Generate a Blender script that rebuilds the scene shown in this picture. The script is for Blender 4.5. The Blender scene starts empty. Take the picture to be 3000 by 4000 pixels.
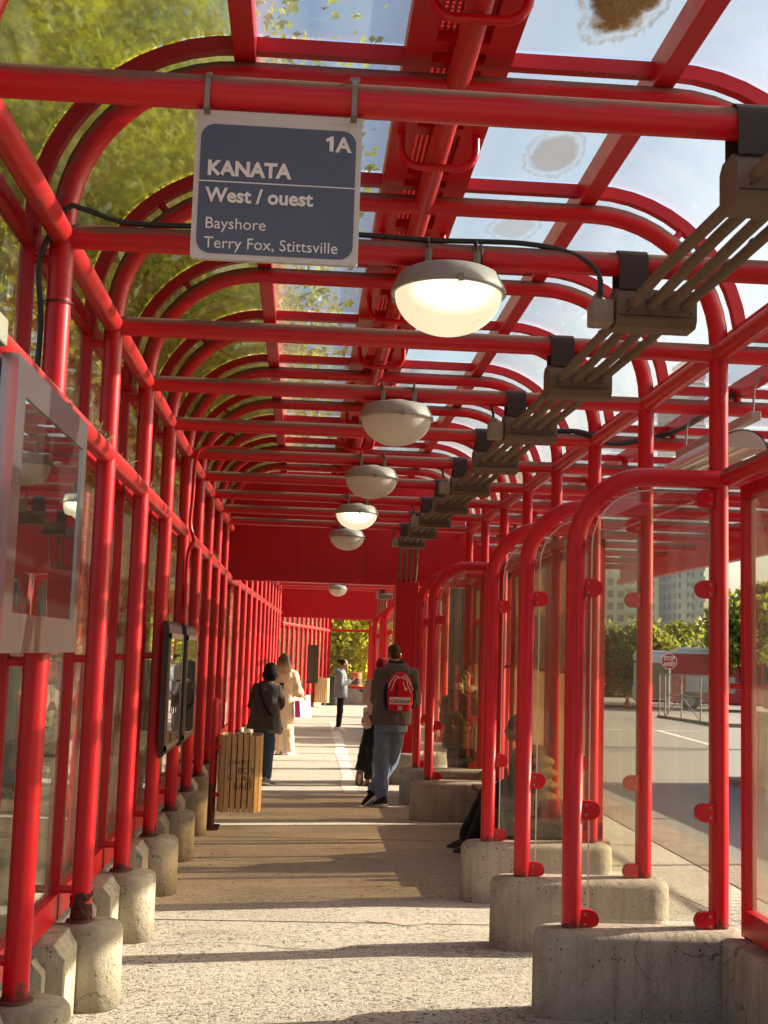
import bpy, math, random
import numpy as np
from mathutils import Vector, Matrix
random.seed(7); rng = np.random.default_rng(7)
sc = bpy.context.scene
R = math.radians
# ---------------------------------------------------------------- camera
cd = bpy.data.cameras.new("camera"); cam = bpy.data.objects.new("camera", cd); sc.collection.objects.link(cam)
_f = Vector((0.06377217, 0.99151294, 0.11329258)); _r = Vector((0.99722894, -0.06767102, 0.03090438)); _u = Vector((-0.03830872, -0.1110078, 0.99308092))
cam.matrix_world = Matrix(((_r.x, _u.x, -_f.x, 0), (_r.y, _u.y, -_f.y, 0), (_r.z, _u.z, -_f.z, 1.93), (0, 0, 0, 1)))
cd.sensor_fit = 'VERTICAL'; cd.sensor_height = 24.0; cd.lens = 24.0 * 4782.86 / 4000.0
cd.clip_start = 0.05; cd.clip_end = 3000
sc.camera = cam
# ---------------------------------------------------------------- light
SUN_EL, SUN_AZ = R(22.6), R(79.5)          # azimuth measured from +Y towards +X
w = bpy.data.worlds.new("World"); sc.world = w; w.use_nodes = True
wn = w.node_tree.nodes; bg = wn["Background"]
sky = wn.new("ShaderNodeTexSky"); sky.sky_type = 'NISHITA'; sky.sun_disc = False
sky.sun_elevation = SUN_EL; sky.sun_rotation = SUN_AZ; sky.air_density = 1.0; sky.dust_density = 4.0; sky.ozone_density = 1.0
w.node_tree.links.new(sky.outputs[0], bg.inputs[0]); bg.inputs[1].default_value = 0.115
sl = bpy.data.lights.new("sun", 'SUN'); sl.energy = 5.0; sl.angle = R(0.5); sl.color = (1.0, 0.89, 0.70)
so = bpy.data.objects.new("sun", sl); sc.collection.objects.link(so)
sv = Vector((math.sin(SUN_AZ) * math.cos(SUN_EL), math.cos(SUN_AZ) * math.cos(SUN_EL), math.sin(SUN_EL)))
so.rotation_euler = sv.to_track_quat('Z', 'Y').to_euler(); so.location = sv * 60
sc.view_settings.view_transform = 'Standard'; sc.view_settings.look = 'None'; sc.view_settings.gamma = 1.0
sc.view_settings.exposure = 1.42
try:
    sc.cycles.transparent_max_bounces = 40; sc.cycles.max_bounces = 10; sc.cycles.diffuse_bounces = 4; sc.cycles.glossy_bounces = 4
    sc.cycles.use_denoising = True; sc.cycles.sample_clamp_indirect = 4.0; sc.cycles.caustics_reflective = False; sc.cycles.caustics_refractive = False
except Exception:
    pass
# ---------------------------------------------------------------- helpers
COL = sc.collection
def tag(o, label=None, cat=None, group=None, kind=None):
    if label: o["label"] = label
    if cat: o["category"] = cat
    if group: o["group"] = group
    if kind: o["kind"] = kind
    return o
def thing(name, label, cat, loc=(0, 0, 0), group=None):
    o = bpy.data.objects.new(name, None); COL.objects.link(o); o.location = loc; o.empty_display_size = .1
    return tag(o, label, cat, group)
def circ(r, n=14, r2=None):
    r2 = r if r2 is None else r2
    return [(r * math.cos(2 * math.pi * k / n), r2 * math.sin(2 * math.pi * k / n)) for k in range(n)]
def rect(a, b): return [(-a / 2, -b / 2), (a / 2, -b / 2), (a / 2, b / 2), (-a / 2, b / 2)]
class MB:
    def __init__(s): s.v = []; s.f = []; s.s = []
    def add(s, vs, fs, smooth=False):
        o = len(s.v); s.v += [tuple(map(float, q)) for q in vs]
        s.f += [tuple(i + o for i in f) for f in fs]; s.s += [smooth] * len(fs); return s
    def box(s, x0, x1, y0, y1, z0, z1):
        return s.add([(x0, y0, z0), (x1, y0, z0), (x1, y1, z0), (x0, y1, z0), (x0, y0, z1), (x1, y0, z1), (x1, y1, z1), (x0, y1, z1)],
                     [(0, 3, 2, 1), (4, 5, 6, 7), (0, 1, 5, 4), (1, 2, 6, 5), (2, 3, 7, 6), (3, 0, 4, 7)])
    def sweep(s, path, prof, b=None, cap=True, smooth=True, scales=None):
        P = [Vector(q) for q in path]; n = len(P); m = len(prof); vs = []
        B = Vector(b).normalized() if b is not None else None
        for i in range(n):
            if i == 0: t = (P[1] - P[0]).normalized(); k = 1
            elif i == n - 1: t = (P[-1] - P[-2]).normalized(); k = 1
            else:
                a1 = (P[i] - P[i - 1]).normalized(); a2 = (P[i + 1] - P[i]).normalized(); t = (a1 + a2)
                t = t.normalized() if t.length > 1e-6 else a2; k = 1
            if B is None:
                B = Vector((0, 0, 1)) if abs(t.z) < .9 else Vector((0, 1, 0))
            bb = (B - t * B.dot(t)).normalized(); nn = bb.cross(t).normalized()
            if b is None: B = bb
            sx, sy = (1, 1) if scales is None else (scales[i] if isinstance(scales[i], (tuple, list)) else (scales[i], scales[i]))
            for (x, y) in prof: vs.append(P[i] + nn * (x * sx) + bb * (y * sy))
        fs = [(i * m + j, i * m + (j + 1) % m, (i + 1) * m + (j + 1) % m, (i + 1) * m + j) for i in range(n - 1) for j in range(m)]
        s.add(vs, fs, smooth)
        if cap:
            s.add(vs[:m], [tuple(range(m))[::-1]]); s.add(vs[-m:], [tuple(range(m))])
        return s
    def tube(s, path, r, n=14, **k):
        if isinstance(r, (list, tuple)): return s.sweep(path, circ(1, n), scales=list(r), **k)
        return s.sweep(path, circ(r, n), **k)
    def lathe(s, prof, c=(0, 0, 0), n=24, smooth=True):
        vs = [(c[0] + r * math.cos(2 * math.pi * k / n), c[1] + r * math.sin(2 * math.pi * k / n), c[2] + z) for (r, z) in prof for k in range(n)]
        fs = [(i * n + k, i * n + (k + 1) % n, (i + 1) * n + (k + 1) % n, (i + 1) * n + k) for i in range(len(prof) - 1) for k in range(n)]
        return s.add(vs, fs, smooth)
    def ell(s, c, rx, ry, rz, n=14, m=9, M3=None):
        vs = []
        for i in range(m + 1):
            a = math.pi * i / m
            for k in range(n):
                q = Vector((rx * math.sin(a) * math.cos(2 * math.pi * k / n), ry * math.sin(a) * math.sin(2 * math.pi * k / n), -rz * math.cos(a)))
                vs.append((M3 @ q if M3 else q) + Vector(c))
        fs = [(i * n + k, i * n + (k + 1) % n, (i + 1) * n + (k + 1) % n, (i + 1) * n + k) for i in range(m) for k in range(n)]
        return s.add(vs, fs, True)
    def loft(s, rings, smooth=True, cap=True):
        m = len(rings[0]); vs = [q for r in rings for q in r]
        s.add(vs, [(i * m + j, i * m + (j + 1) % m, (i + 1) * m + (j + 1) % m, (i + 1) * m + j) for i in range(len(rings) - 1) for j in range(m)], smooth)
        if cap: s.add(rings[0], [tuple(range(m))[::-1]]); s.add(rings[-1], [tuple(range(m))])
        return s
    def prism(s, pts, d, flip=False):           # pts: 3-D polygon, d: extrusion vector
        n = len(pts); d = Vector(d); A = [Vector(q) for q in pts]; Bq = [q + d for q in A]
        return s.add(A + Bq, [tuple(range(n))[::-1], tuple(range(n, 2 * n))] + [(i, (i + 1) % n, n + (i + 1) % n, n + i) for i in range(n)])
    def build(s, name, mat, parent=None, bevel=0, seg=2, remesh=0, smooth_it=0):
        me = bpy.data.meshes.new(name)
        off = Vector((0, 0, 0))
        if parent is not None:
            q = parent
            while q is not None: off += q.location; q = q.parent
        me.from_pydata([tuple(Vector(q) - off) for q in s.v], [], s.f)
        me.polygons.foreach_set("use_smooth", s.s)
        me.validate(); me.update()
        o = bpy.data.objects.new(name, me); COL.objects.link(o); o.parent = parent
        if mat: me.materials.append(mat)
        if bevel:
            b = o.modifiers.new("bevel", 'BEVEL'); b.width = bevel; b.segments = seg; b.limit_method = 'ANGLE'; b.angle_limit = R(40)
        if remesh:
            r_ = o.modifiers.new("remesh", 'REMESH'); r_.mode = 'VOXEL'; r_.voxel_size = remesh; r_.use_smooth_shade = True
            if smooth_it:
                q = o.modifiers.new("smooth", 'SMOOTH'); q.factor = .5; q.iterations = smooth_it
        return o
def copy_tree(o, parent=None):
    c = o.copy(); COL.objects.link(c); c.parent = parent
    for ch in list(o.children): copy_tree(ch, c)
    return c
def arc(cx, cz, r, a0, a1, y, n=12):
    return [(cx + r * math.cos(a0 + (a1 - a0) * k / n), y, cz + r * math.sin(a0 + (a1 - a0) * k / n)) for k in range(n + 1)]
def smooth_path(P, k=4):
    P = [Vector(q) for q in P]; out = []
    for i in range(len(P) - 1):
        a, b, c, d = P[max(i - 1, 0)], P[i], P[i + 1], P[min(i + 2, len(P) - 1)]
        for j in range(k):
            u = j / k; out.append(.5 * ((2 * b) + (c - a) * u + (2 * a - 5 * b + 4 * c - d) * u * u + (3 * b - a - 3 * c + d) * u ** 3))
    return out + [P[-1]]
def text_mesh(body, size, align='LEFT', offset=0.0, extrude=0.0008, spacing=1.0):
    c = bpy.data.curves.new("text", 'FONT'); c.body = body; c.size = size; c.align_x = align; c.offset = offset; c.extrude = extrude; c.resolution_u = 3; c.space_character = spacing
    o = bpy.data.objects.new("text", c); COL.objects.link(o); bpy.context.view_layer.update()
    me = bpy.data.meshes.new_from_object(o.evaluated_get(bpy.context.evaluated_depsgraph_get()))
    bpy.data.objects.remove(o); return me
def text_obj(name, body, size, org, right, up, mat, parent, sx=1.0, fn=None, **k):
    me = text_mesh(body, size, **k); org = Vector(org); r_ = Vector(right).normalized(); u_ = Vector(up).normalized(); n_ = r_.cross(u_)
    off = Vector((0, 0, 0)); q = parent
    while q is not None: off += q.location; q = q.parent
    for v in me.vertices:
        c = v.co.copy()
        v.co = (Vector(fn(c)) if fn else org + r_ * (c.x * sx) + u_ * c.y + n_ * c.z) - off
    me.materials.clear(); me.materials.append(mat)
    o = bpy.data.objects.new(name, me); COL.objects.link(o); o.parent = parent; return o
# ---------------------------------------------------------------- materials
def mk(name):
    m = bpy.data.materials.new(name); m.use_nodes = True; nt = m.node_tree; nt.nodes.clear()
    out = nt.nodes.new("ShaderNodeOutputMaterial"); return m, nt, out
class N:
    def __init__(s, nt): s.nt = nt
    def __call__(s, typ, ins=None, **props):
        n = s.nt.nodes.new("ShaderNode" + typ)
        for k, v in props.items(): setattr(n, k, v)
        for k, v in (ins or {}).items():
            sock = n.inputs[k]
            if hasattr(v, "is_output") or isinstance(v, bpy.types.NodeSocket): s.nt.links.new(v, sock)
            else: sock.default_value = v
        return n
    def noise(s, scale, vec=None, detail=4, rough=.55, dist=0):
        i = {"Scale": scale, "Detail": detail, "Roughness": rough, "Distortion": dist}
        if vec is not None: i["Vector"] = vec
        return s("TexNoise", i).outputs["Fac"]
    def ramp(s, fac, stops):
        n = s("ValToRGB", {"Fac": fac}); e = n.color_ramp.elements
        while len(e) < len(stops): e.new(.5)
        for k, (p_, c) in enumerate(stops): e[k].position = p_; e[k].color = c if len(c) == 4 else (*c, 1)
        return n.outputs["Color"]
    def math(s, op, a, b=0.0, c=0.0, clamp=False): return s("Math", {0: a, 1: b, 2: c}, operation=op, use_clamp=clamp).outputs[0]
    def mix(s, f, a, b, bt='MIX'):
        n = s.nt.nodes.new("ShaderNodeMix"); n.data_type = 'RGBA'; n.blend_type = bt
        for sock, v in ((n.inputs[0], f), (n.inputs[6], a), (n.inputs[7], b)):
            if isinstance(v, bpy.types.NodeSocket): s.nt.links.new(v, sock)
            else: sock.default_value = (*v, 1) if isinstance(v, tuple) and len(v) == 3 else v
        return n.outputs[2]
    def pos(s): return s("NewGeometry").outputs["Position"]
    def mapping(s, vec, scale=(1, 1, 1), loc=(0, 0, 0), rot=(0, 0, 0)): return s("Mapping", {"Vector": vec, "Scale": scale, "Location": loc, "Rotation": rot}).outputs[0]
    def bump(s, h, strength=.3, dist=.01): return s("Bump", {"Height": h, "Strength": strength, "Distance": dist}).outputs[0]
def simple(name, col, rough=.6, metal=0, var=.15, scale=9, bump=0, bscale=60, spec=.5, coat=0):
    m, nt, out = mk(name); n = N(nt); p_ = n.pos()
    f = n.noise(scale, p_, 5)
    c = n.mix(f, tuple(x * (1 - var) for x in col), tuple(min(1, x * (1 + var)) for x in col))
    i = {"Base Color": c, "Roughness": rough, "Metallic": metal, "Specular IOR Level": spec, "Coat Weight": coat}
    if bump: i["Normal"] = n.bump(n.noise(bscale, p_, 4), bump, .01)
    b = n("BsdfPrincipled", i); nt.links.new(b.outputs[0], out.inputs[0]); return m
def red_paint(name, dust=0.0, base=(.57, .003, .011), rust=0.0, grime=.36):
    m, nt, out = mk(name); n = N(nt); p_ = n.pos()
    c = n.mix(n.noise(2.2, p_, 4), tuple(x * .82 for x in base), tuple(x * 1.12 for x in base))
    g = n.ramp(n.noise(7, p_, 8, .7), [(.56, (0, 0, 0)), (.75, (1, 1, 1))])
    c = n.mix(n.math('MULTIPLY', g, grime), c, (.17, .05, .035))
    sp = n.ramp(n.noise(55, p_, 2), [(.74, (0, 0, 0)), (.78, (1, 1, 1))])       # chips and specks
    c = n.mix(n.math('MULTIPLY', sp, .5), c, (.10, .03, .025))
    rough = n.math('MULTIPLY_ADD', g, .25, .36)
    if dust:
        nz = n("SeparateXYZ", {0: n("NewGeometry").outputs["Normal"]}).outputs[2]
        k = n.math('ADD', nz, n.math('MULTIPLY', n.math('SUBTRACT', n.noise(4.5, n.mapping(p_, (1, 4, 4)), 8, .7), .5), 1.5))
        d = n.ramp(k, [(.02, (0, 0, 0)), (.42, (1, 1, 1))])
        d = n.math('MULTIPLY', d, dust)
        c = n.mix(d, c, n.mix(n.noise(40, p_, 3), (.115, .075, .055), (.21, .15, .105)))
        rough = n.math('MAXIMUM', rough, n.math('MULTIPLY', d, .9))
    if rust:
        z = n("SeparateXYZ", {0: p_}).outputs[2]
        k = n.math('ADD', n.math('MULTIPLY', n.math('SUBTRACT', .56, z), 5), n.math('SUBTRACT', n.noise(22, p_, 5), .75))
        c = n.mix(n.math('MULTIPLY', n.ramp(k, [(.0, (0, 0, 0)), (.2, (1, 1, 1))]), rust), c, (.07, .018, .012))
    b = n("BsdfPrincipled", {"Base Color": c, "Roughness": rough, "Specular IOR Level": .42, "Coat Weight": 0.0,
                             "Normal": n.bump(n.noise(30, p_, 4), .06, .004)})
    nt.links.new(b.outputs[0], out.inputs[0]); return m
def glass(name, tint=(.93, .95, .92), dirt=.1, dcol=(.45, .42, .36), streak=True, refl=1.0, trans_d=.5, spots=.3, film=.03, rough=.015, wave=0.0, blur=None):
    """clear sheet: transparent body, mirror reflection by angle, and a film of grime in vertical streaks and specks"""
    m, nt, out = mk(name); n = N(nt); p_ = n.pos()
    nrm = n.bump(n.noise(wave[0], p_, 2), wave[1], .02) if wave else None
    fac = n("LayerWeight", {"Blend": .5}).outputs["Facing"]
    fr = n.math('MULTIPLY', n.math('MULTIPLY_ADD', n.math('POWER', fac, 5.0), .9, .035), refl, clamp=True)
    tr = n("BsdfTransparent", {"Color": (*tint, 1)})
    if blur:
        rf = n("BsdfRefraction", {"Color": (*tint, 1), "Roughness": blur[1], "IOR": 1.06}); tr = n("MixShader", {0: blur[0], 1: tr.outputs[0], 2: rf.outputs[0]})
    gi = {"Color": (1, 1, 1, 1), "Roughness": rough}
    if nrm is not None: gi["Normal"] = nrm
    gl = n("BsdfGlossy", gi)
    a = n("MixShader", {0: fr, 1: tr.outputs[0], 2: gl.outputs[0]})
    st = n.noise(1.0, n.mapping(p_, (26, 26, .9) if streak else (3, 3, 3)), 5, .65)
    k = n.ramp(st, [(.35, (0, 0, 0)), (.75, (1, 1, 1))])
    big = n.ramp(n.noise(1.7, p_, 4), [(.3, (.25, .25, .25)), (.75, (1, 1, 1))])
    k = n.math('MULTIPLY', n.math('MULTIPLY', k, big), dirt)
    sp = n.ramp(n.noise(70, p_, 2), [(.66, (0, 0, 0)), (.74, (1, 1, 1))])
    k = n.math('ADD', n.math('ADD', k, film), n.math('MULTIPLY', sp, spots * dirt), clamp=True)
    df = n("BsdfDiffuse", {"Color": (*dcol, 1)}); tl = n("BsdfTranslucent", {"Color": (*dcol, 1)})
    d = n("MixShader", {0: trans_d, 1: df.outputs[0], 2: tl.outputs[0]})
    e = n("MixShader", {0: k, 1: a.outputs[0], 2: d.outputs[0]})
    nt.links.new(e.outputs[0], out.inputs[0]); return m
def stained_glass(name, c, rx, ry, strength):
    """roof pane with a dried puddle: dark oval with a ring of dirt"""
    m, nt, out = mk(name); n = N(nt); p_ = n.pos()
    q = n.mapping(n("VectorMath", {0: p_, 1: c}, operation='SUBTRACT').outputs[0], (1 / rx, 1 / ry, 0))
    wob = n.math('ADD', n.math('MULTIPLY', n.math('SUBTRACT', n.noise(5, p_, 3, .6), .5), .55), n.math('MULTIPLY', n.math('SUBTRACT', n.noise(34, n.mapping(p_, (1, .4, 1)), 6, .8), .5), .45))
    d = n.math('ADD', n("VectorMath", {0: q}, operation='LENGTH').outputs["Value"], wob)
    core = n.ramp(d, [(.62, (1, 1, 1)), (.82, (0, 0, 0))])
    ring = n.ramp(d, [(.84, (0, 0, 0)), (.93, (1, 1, 1)), (.98, (1, 1, 1)), (1.06, (0, 0, 0))])
    fine = n.noise(60, n.mapping(p_, (1, .25, 1)), 6, .75)
    core = n.math('MULTIPLY', core, n.ramp(fine, [(.3, (.8, .8, .8)), (.62, (1, 1, 1))]))
    ring = n.math('MULTIPLY', ring, n.ramp(fine, [(.38, (0, 0, 0)), (.6, (1, 1, 1))]))
    k = n.math('MULTIPLY', n.math('ADD', n.math('MULTIPLY', core, strength), n.math('MULTIPLY', ring, .28 + .2 * strength)), 1.0, clamp=True)
    tr = n("BsdfTransparent", {"Color": (.81, .86, .86, 1)})
    df = n("BsdfDiffuse", {"Color": (.6, .6, .57, 1)}); tl = n("BsdfTranslucent", {"Color": (.6, .6, .57, 1)})
    film = n("MixShader", {0: .7, 1: df.outputs[0], 2: tl.outputs[0]})
    a = n("MixShader", {0: .12, 1: tr.outputs[0], 2: film.outputs[0]})
    mud = n("BsdfDiffuse", {"Color": n.mix(fine, (.015, .007, .003), (.14, .085, .04))}); mt = n("BsdfTranslucent", {"Color": n.mix(fine, (.05, .022, .010), (.42, .28, .14))})
    mm = n("MixShader", {0: .55, 1: mud.outputs[0], 2: mt.outputs[0]})
    e = n("MixShader", {0: k, 1: a.outputs[0], 2: mm.outputs[0]})
    nt.links.new(e.outputs[0], out.inputs[0]); return m
def concrete(name, c1, c2, pits=1.0, stain=.7, scale=1.0, rough=.9):
    m, nt, out = mk(name); n = N(nt); p_ = n.pos()
    base = n.mix(n.noise(3.1 * scale, p_, 8, .65), c1, c2)
    z = n("SeparateXYZ", {0: p_}).outputs[2]
    base = n.mix(n.ramp(n.noise(1.7, p_, 7, .7, .8), [(.42, (0, 0, 0)), (.66, (.6, .6, .6))]), base, tuple(x * .55 for x in c1))
    crk = n("TexVoronoi", {"Vector": n("VectorMath", {0: p_, 1: n("VectorMath", {0: n("TexNoise", {"Vector": p_, "Scale": 5.0, "Detail": 5.0}).outputs["Color"], 3: .35}, operation='SCALE').outputs[0]}, operation='ADD').outputs[0], "Scale": 1.15}, feature='DISTANCE_TO_EDGE').outputs["Distance"]
    base = n.mix(n.math('MULTIPLY', n.ramp(crk, [(.0, (.9, .9, .9)), (.006, (0, 0, 0))]), n.ramp(n.noise(2.3, p_, 2), [(.54, (0, 0, 0)), (.6, (1, 1, 1))])), base, (.05, .04, .03))
    drip = n.ramp(n.noise(1.0, n.mapping(p_, (14, 14, 1.2)), 5, .6), [(.48, (0, 0, 0)), (.72, (1, 1, 1))])
    base = n.mix(n.math('MULTIPLY', drip, stain), base, tuple(x * .48 for x in c1))
    foot = n.ramp(n.math('ADD', z, n.math('MULTIPLY', n.noise(9, p_, 6), .16)), [(.06, (1, 1, 1)), (.22, (0, 0, 0))])
    base = n.mix(n.math('MULTIPLY', foot, .45 * stain), base, (.09, .065, .045))
    fine = n.noise(160 * scale, p_, 3)
    base = n.mix(n.math('MULTIPLY', n.ramp(fine, [(.35, (1, 1, 1)), (.5, (0, 0, 0))]), .35), base, tuple(x * .6 for x in c1))
    pw = n("VectorMath", {0: p_, 1: n("VectorMath", {0: n("TexNoise", {"Vector": p_, "Scale": 90.0}).outputs["Color"], 3: .012}, operation='SCALE').outputs[0]}, operation='ADD').outputs[0]
    vo = n("TexVoronoi", {"Vector": pw, "Scale": 58 * scale, "Randomness": 1.0}); dd = vo.outputs["Distance"]
    big = n.ramp(n.noise(3.3, p_, 3), [(.36, (0, 0, 0)), (.58, (1, 1, 1))])
    rnd = n.math('POWER', n("SeparateColor", {0: vo.outputs["Color"]}).outputs[0], 4.0)
    pit = n.math('GREATER_THAN', n.math('MULTIPLY', rnd, .42), n.math('ADD', dd, .04))
    pit = n.math('MULTIPLY', n.math('MULTIPLY', pit, n.math('MULTIPLY_ADD', big, .8, .2)), pits)
    base = n.mix(n.math('MULTIPLY', pit, .85), base, (.03, .022, .016))
    h = n.math('SUBTRACT', n.math('ADD', n.math('MULTIPLY', fine, .25), n.noise(20, p_, 5)), n.math('MULTIPLY', pit, 2.0))
    b = n("BsdfPrincipled", {"Base Color": base, "Roughness": rough, "Specular IOR Level": .2, "Normal": n.bump(h, .9, .010)})
    nt.links.new(b.outputs[0], out.inputs[0]); return m
def floor_mat(name):
    m, nt, out = mk(name); n = N(nt); p_ = n.pos()
    y = n("SeparateXYZ", {0: p_}).outputs[1]
    tone = n.mix(n.noise(.9, p_, 6, .6), (.385, .345, .275), (.57, .53, .45))
    sp = n.noise(27, n.mapping(p_, (1, 1.2, 1)), 4, .66, 1.6)
    big = n.noise(1.1, p_, 4)
    near = n.ramp(n.math('ADD', n.math('MULTIPLY', y, -.16), n.math('ADD', n.math('MULTIPLY', big, 1.4), 1.35)), [(.25, (0, 0, 0)), (.85, (1, 1, 1))])
    speck = n.math('MULTIPLY', n.ramp(sp, [(.435, (1, 1, 1)), (.462, (0, 0, 0))]), n.math('MULTIPLY_ADD', near, .58, .38))
    c = n.mix(speck, tone, (.075, .06, .048))
    wht = n.ramp(n.noise(80, p_, 2), [(.58, (0, 0, 0)), (.66, (1, 1, 1))])
    c = n.mix(n.math('MULTIPLY', wht, n.math('MULTIPLY_ADD', near, .35, .12)), c, (.72, .70, .64))
    stn = n.ramp(n.noise(2.6, n.mapping(p_, (.5, 1.4, 1)), 6, .7), [(.55, (0, 0, 0)), (.78, (1, 1, 1))])
    c = n.mix(n.math('MULTIPLY', stn, .5), c, (.17, .14, .105))
    spot = n.ramp(n.noise(9, p_, 1), [(.76, (0, 0, 0)), (.79, (1, 1, 1))])
    c = n.mix(n.math('MULTIPLY', spot, .5), c, (.09, .075, .06))
    h = n.math('ADD', sp, n.math('MULTIPLY', n.noise(150, p_, 2), .4))
    b = n("BsdfPrincipled", {"Base Color": c, "Roughness": .9, "Specular IOR Level": .2, "Normal": n.bump(n.math('MULTIPLY', h, n.math('MULTIPLY_ADD', near, 1.0, .45)), 1.0, .014)})
    nt.links.new(b.outputs[0], out.inputs[0]); return m
def leaf_mat(name, c1, c2, tl=.45):
    m, nt, out = mk(name); n = N(nt); p_ = n.pos()
    f = n.math('ADD', n.math('MULTIPLY', n.noise(1.4, p_, 3), .75), n.math('MULTIPLY', n.noise(23, p_, 1), .35))
    c = n.mix(n.ramp(f, [(.3, (0, 0, 0)), (.75, (1, 1, 1))]), c1, c2)
    d = n("BsdfPrincipled", {"Base Color": c, "Roughness": .5, "Specular IOR Level": .4}); t = n("BsdfTranslucent", {"Color": n.mix(.35, c, (.5, .55, .04), 'MIX')})
    e = n("MixShader", {0: tl, 1: d.outputs[0], 2: t.outputs[0]}); nt.links.new(e.outputs[0], out.inputs[0]); return m
def emis(name, col, strength):
    m, nt, out = mk(name); n = N(nt)
    e = n("Emission", {"Color": (*col, 1), "Strength": strength}); nt.links.new(e.outputs[0], out.inputs[0]); return m
def fabric(name, col, var=.2, scale=14, bump=.35):
    m, nt, out = mk(name); n = N(nt); p_ = n.pos()
    fold = n.noise(scale, n.mapping(p_, (1, 1, .45)), 4, .6, 1.0)
    c = n.mix(n.noise(90, p_, 2), tuple(x * (1 - var) for x in col), tuple(min(1, x * (1 + var)) for x in col))
    b = n("BsdfPrincipled", {"Base Color": c, "Roughness": .85, "Specular IOR Level": .2, "Sheen Weight": .12, "Normal": n.bump(fold, bump, .06)})
    nt.links.new(b.outputs[0], out.inputs[0]); return m
def wood(name, c1, c2):
    m, nt, out = mk(name); n = N(nt); p_ = n.pos()
    g = n.noise(6, n.mapping(p_, (14, 14, .8)), 6, .65, .8)
    c = n.mix(n.ramp(g, [(.3, (0, 0, 0)), (.7, (1, 1, 1))]), c1, c2)
    d = n.ramp(n.noise(5, p_, 6, .7), [(.55, (0, 0, 0)), (.8, (1, 1, 1))])
    c = n.mix(n.math('MULTIPLY', d, .5), c, tuple(x * .35 for x in c1))
    b = n("BsdfPrincipled", {"Base Color": c, "Roughness": .6, "Normal": n.bump(g, .25, .004)}); nt.links.new(b.outputs[0], out.inputs[0]); return m
M_RED = red_paint("red_paint"); M_RED_COL = red_paint("red_paint_column", rust=.9); M_RED_DUST = red_paint("red_paint_dusty", dust=.85); M_RED_SPINE = red_paint("red_paint_spine", dust=.3, grime=.75, base=(.54, .02, .022))
M_RED_RIB = red_paint("red_paint_rib", grime=.22, base=(.52, .003, .010)); M_RED_PANEL = red_paint("red_paint_panel", grime=.3, base=(.48, .003, .010))
M_G_ROOF = glass("roof_acrylic", (.81, .865, .875), dirt=.08, dcol=(.66, .66, .62), streak=False, trans_d=.75, film=.085, refl=.9)
M_G_VAULT = glass("vault_acrylic", (.86, .88, .72), dirt=.55, dcol=(.40, .42, .26), streak=False, trans_d=.6, film=.10, refl=1.0, rough=.03, wave=(2.2, .25), blur=(.45, .11))
M_G_END = glass('end_glass', (.95, .96, .93), dirt=.04, film=.008)
M_G_WALL = glass("wall_glass", (.90, .90, .84), dirt=.22, dcol=(.50, .44, .34), film=.03, rough=.02, wave=(1.5, .12))
M_G_DIRTY = glass("dirty_wall_glass", (.80, .68, .51), dirt=.80, dcol=(.25, .185, .115), film=.14, trans_d=.65, spots=.5, refl=.9)
M_G_SCREEN = glass("screen_glass", (.92, .915, .86), dirt=.11, dcol=(.52, .47, .39), film=.016, spots=1.2, trans_d=.5)
M_G_CLEAR = glass("case_glass", (.5, .5, .47), dirt=.06, film=.02, refl=2.4, dcol=(.5, .5, .45))
M_CONC = concrete("precast_concrete", (.36, .315, .225), (.52, .465, .36)); M_CONC_PIER = concrete("pier_concrete", (.33, .28, .215), (.47, .41, .33), pits=1.2, stain=.55)
M_FLOOR = floor_mat("walkway_concrete")
M_BRONZE = simple("dark_bronze_metal", (.040, .022, .015), .5, 0, .3, spec=.3); M_CONDUIT = simple("dusty_conduit", (.155, .108, .072), .8, 0, .5, 30, .5, 60)
M_BOX = simple("brown_conduit_box", (.125, .085, .056), .6, 0, .25, 6, .05); M_STRAP = simple("dull_steel_strap", (.26, .23, .19), .5, .6, .3, 20)
M_STEEL = simple("brushed_stainless", (.41, .39, .39), .26, .9, .12, 5); M_LAMP = simple("grey_lamp_housing", (.33, .30, .265), .55, 0, .2, 12)
M_BLACK = simple("black_rubber", (.012, .011, .011), .5); M_WHITE = simple("white_paint", (.72, .71, .68), .5)
M_BLADE = simple("sign_blue", (.085, .095, .138), .45, 0, .12, 4); M_FRAMEGREY = simple("sign_border", (.58, .535, .50), .5, 0, .12, 8); M_LETTER = simple("sign_letter", (.80, .72, .68), .5)
M_ASPH = simple("asphalt", (.20, .185, .165), .92, 0, .35, 40, .4, 200); M_KERB = concrete("kerb_stone", (.30, .24, .19), (.40, .32, .26), pits=.3, stain=.2)
# ---------------------------------------------------------------- dimensions of the shelter
S = 1.524; Y0 = 5.386; L = -1.13; XR = 2.388; ZE = 3.73; ZT = 4.54; RA = .76; TR = .055; XO = 6.2
def yi(i): return Y0 + S * i
ORD = ["nearest", "second", "third", "fourth", "fifth", "sixth", "seventh", "eighth", "ninth", "tenth", "eleventh", "twelfth", "thirteenth", "fourteenth", "fifteenth", "sixteenth", "seventeenth", "eighteenth", "nineteenth", "twentieth", "twenty-first", "twenty-second", "twenty-third"]
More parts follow.
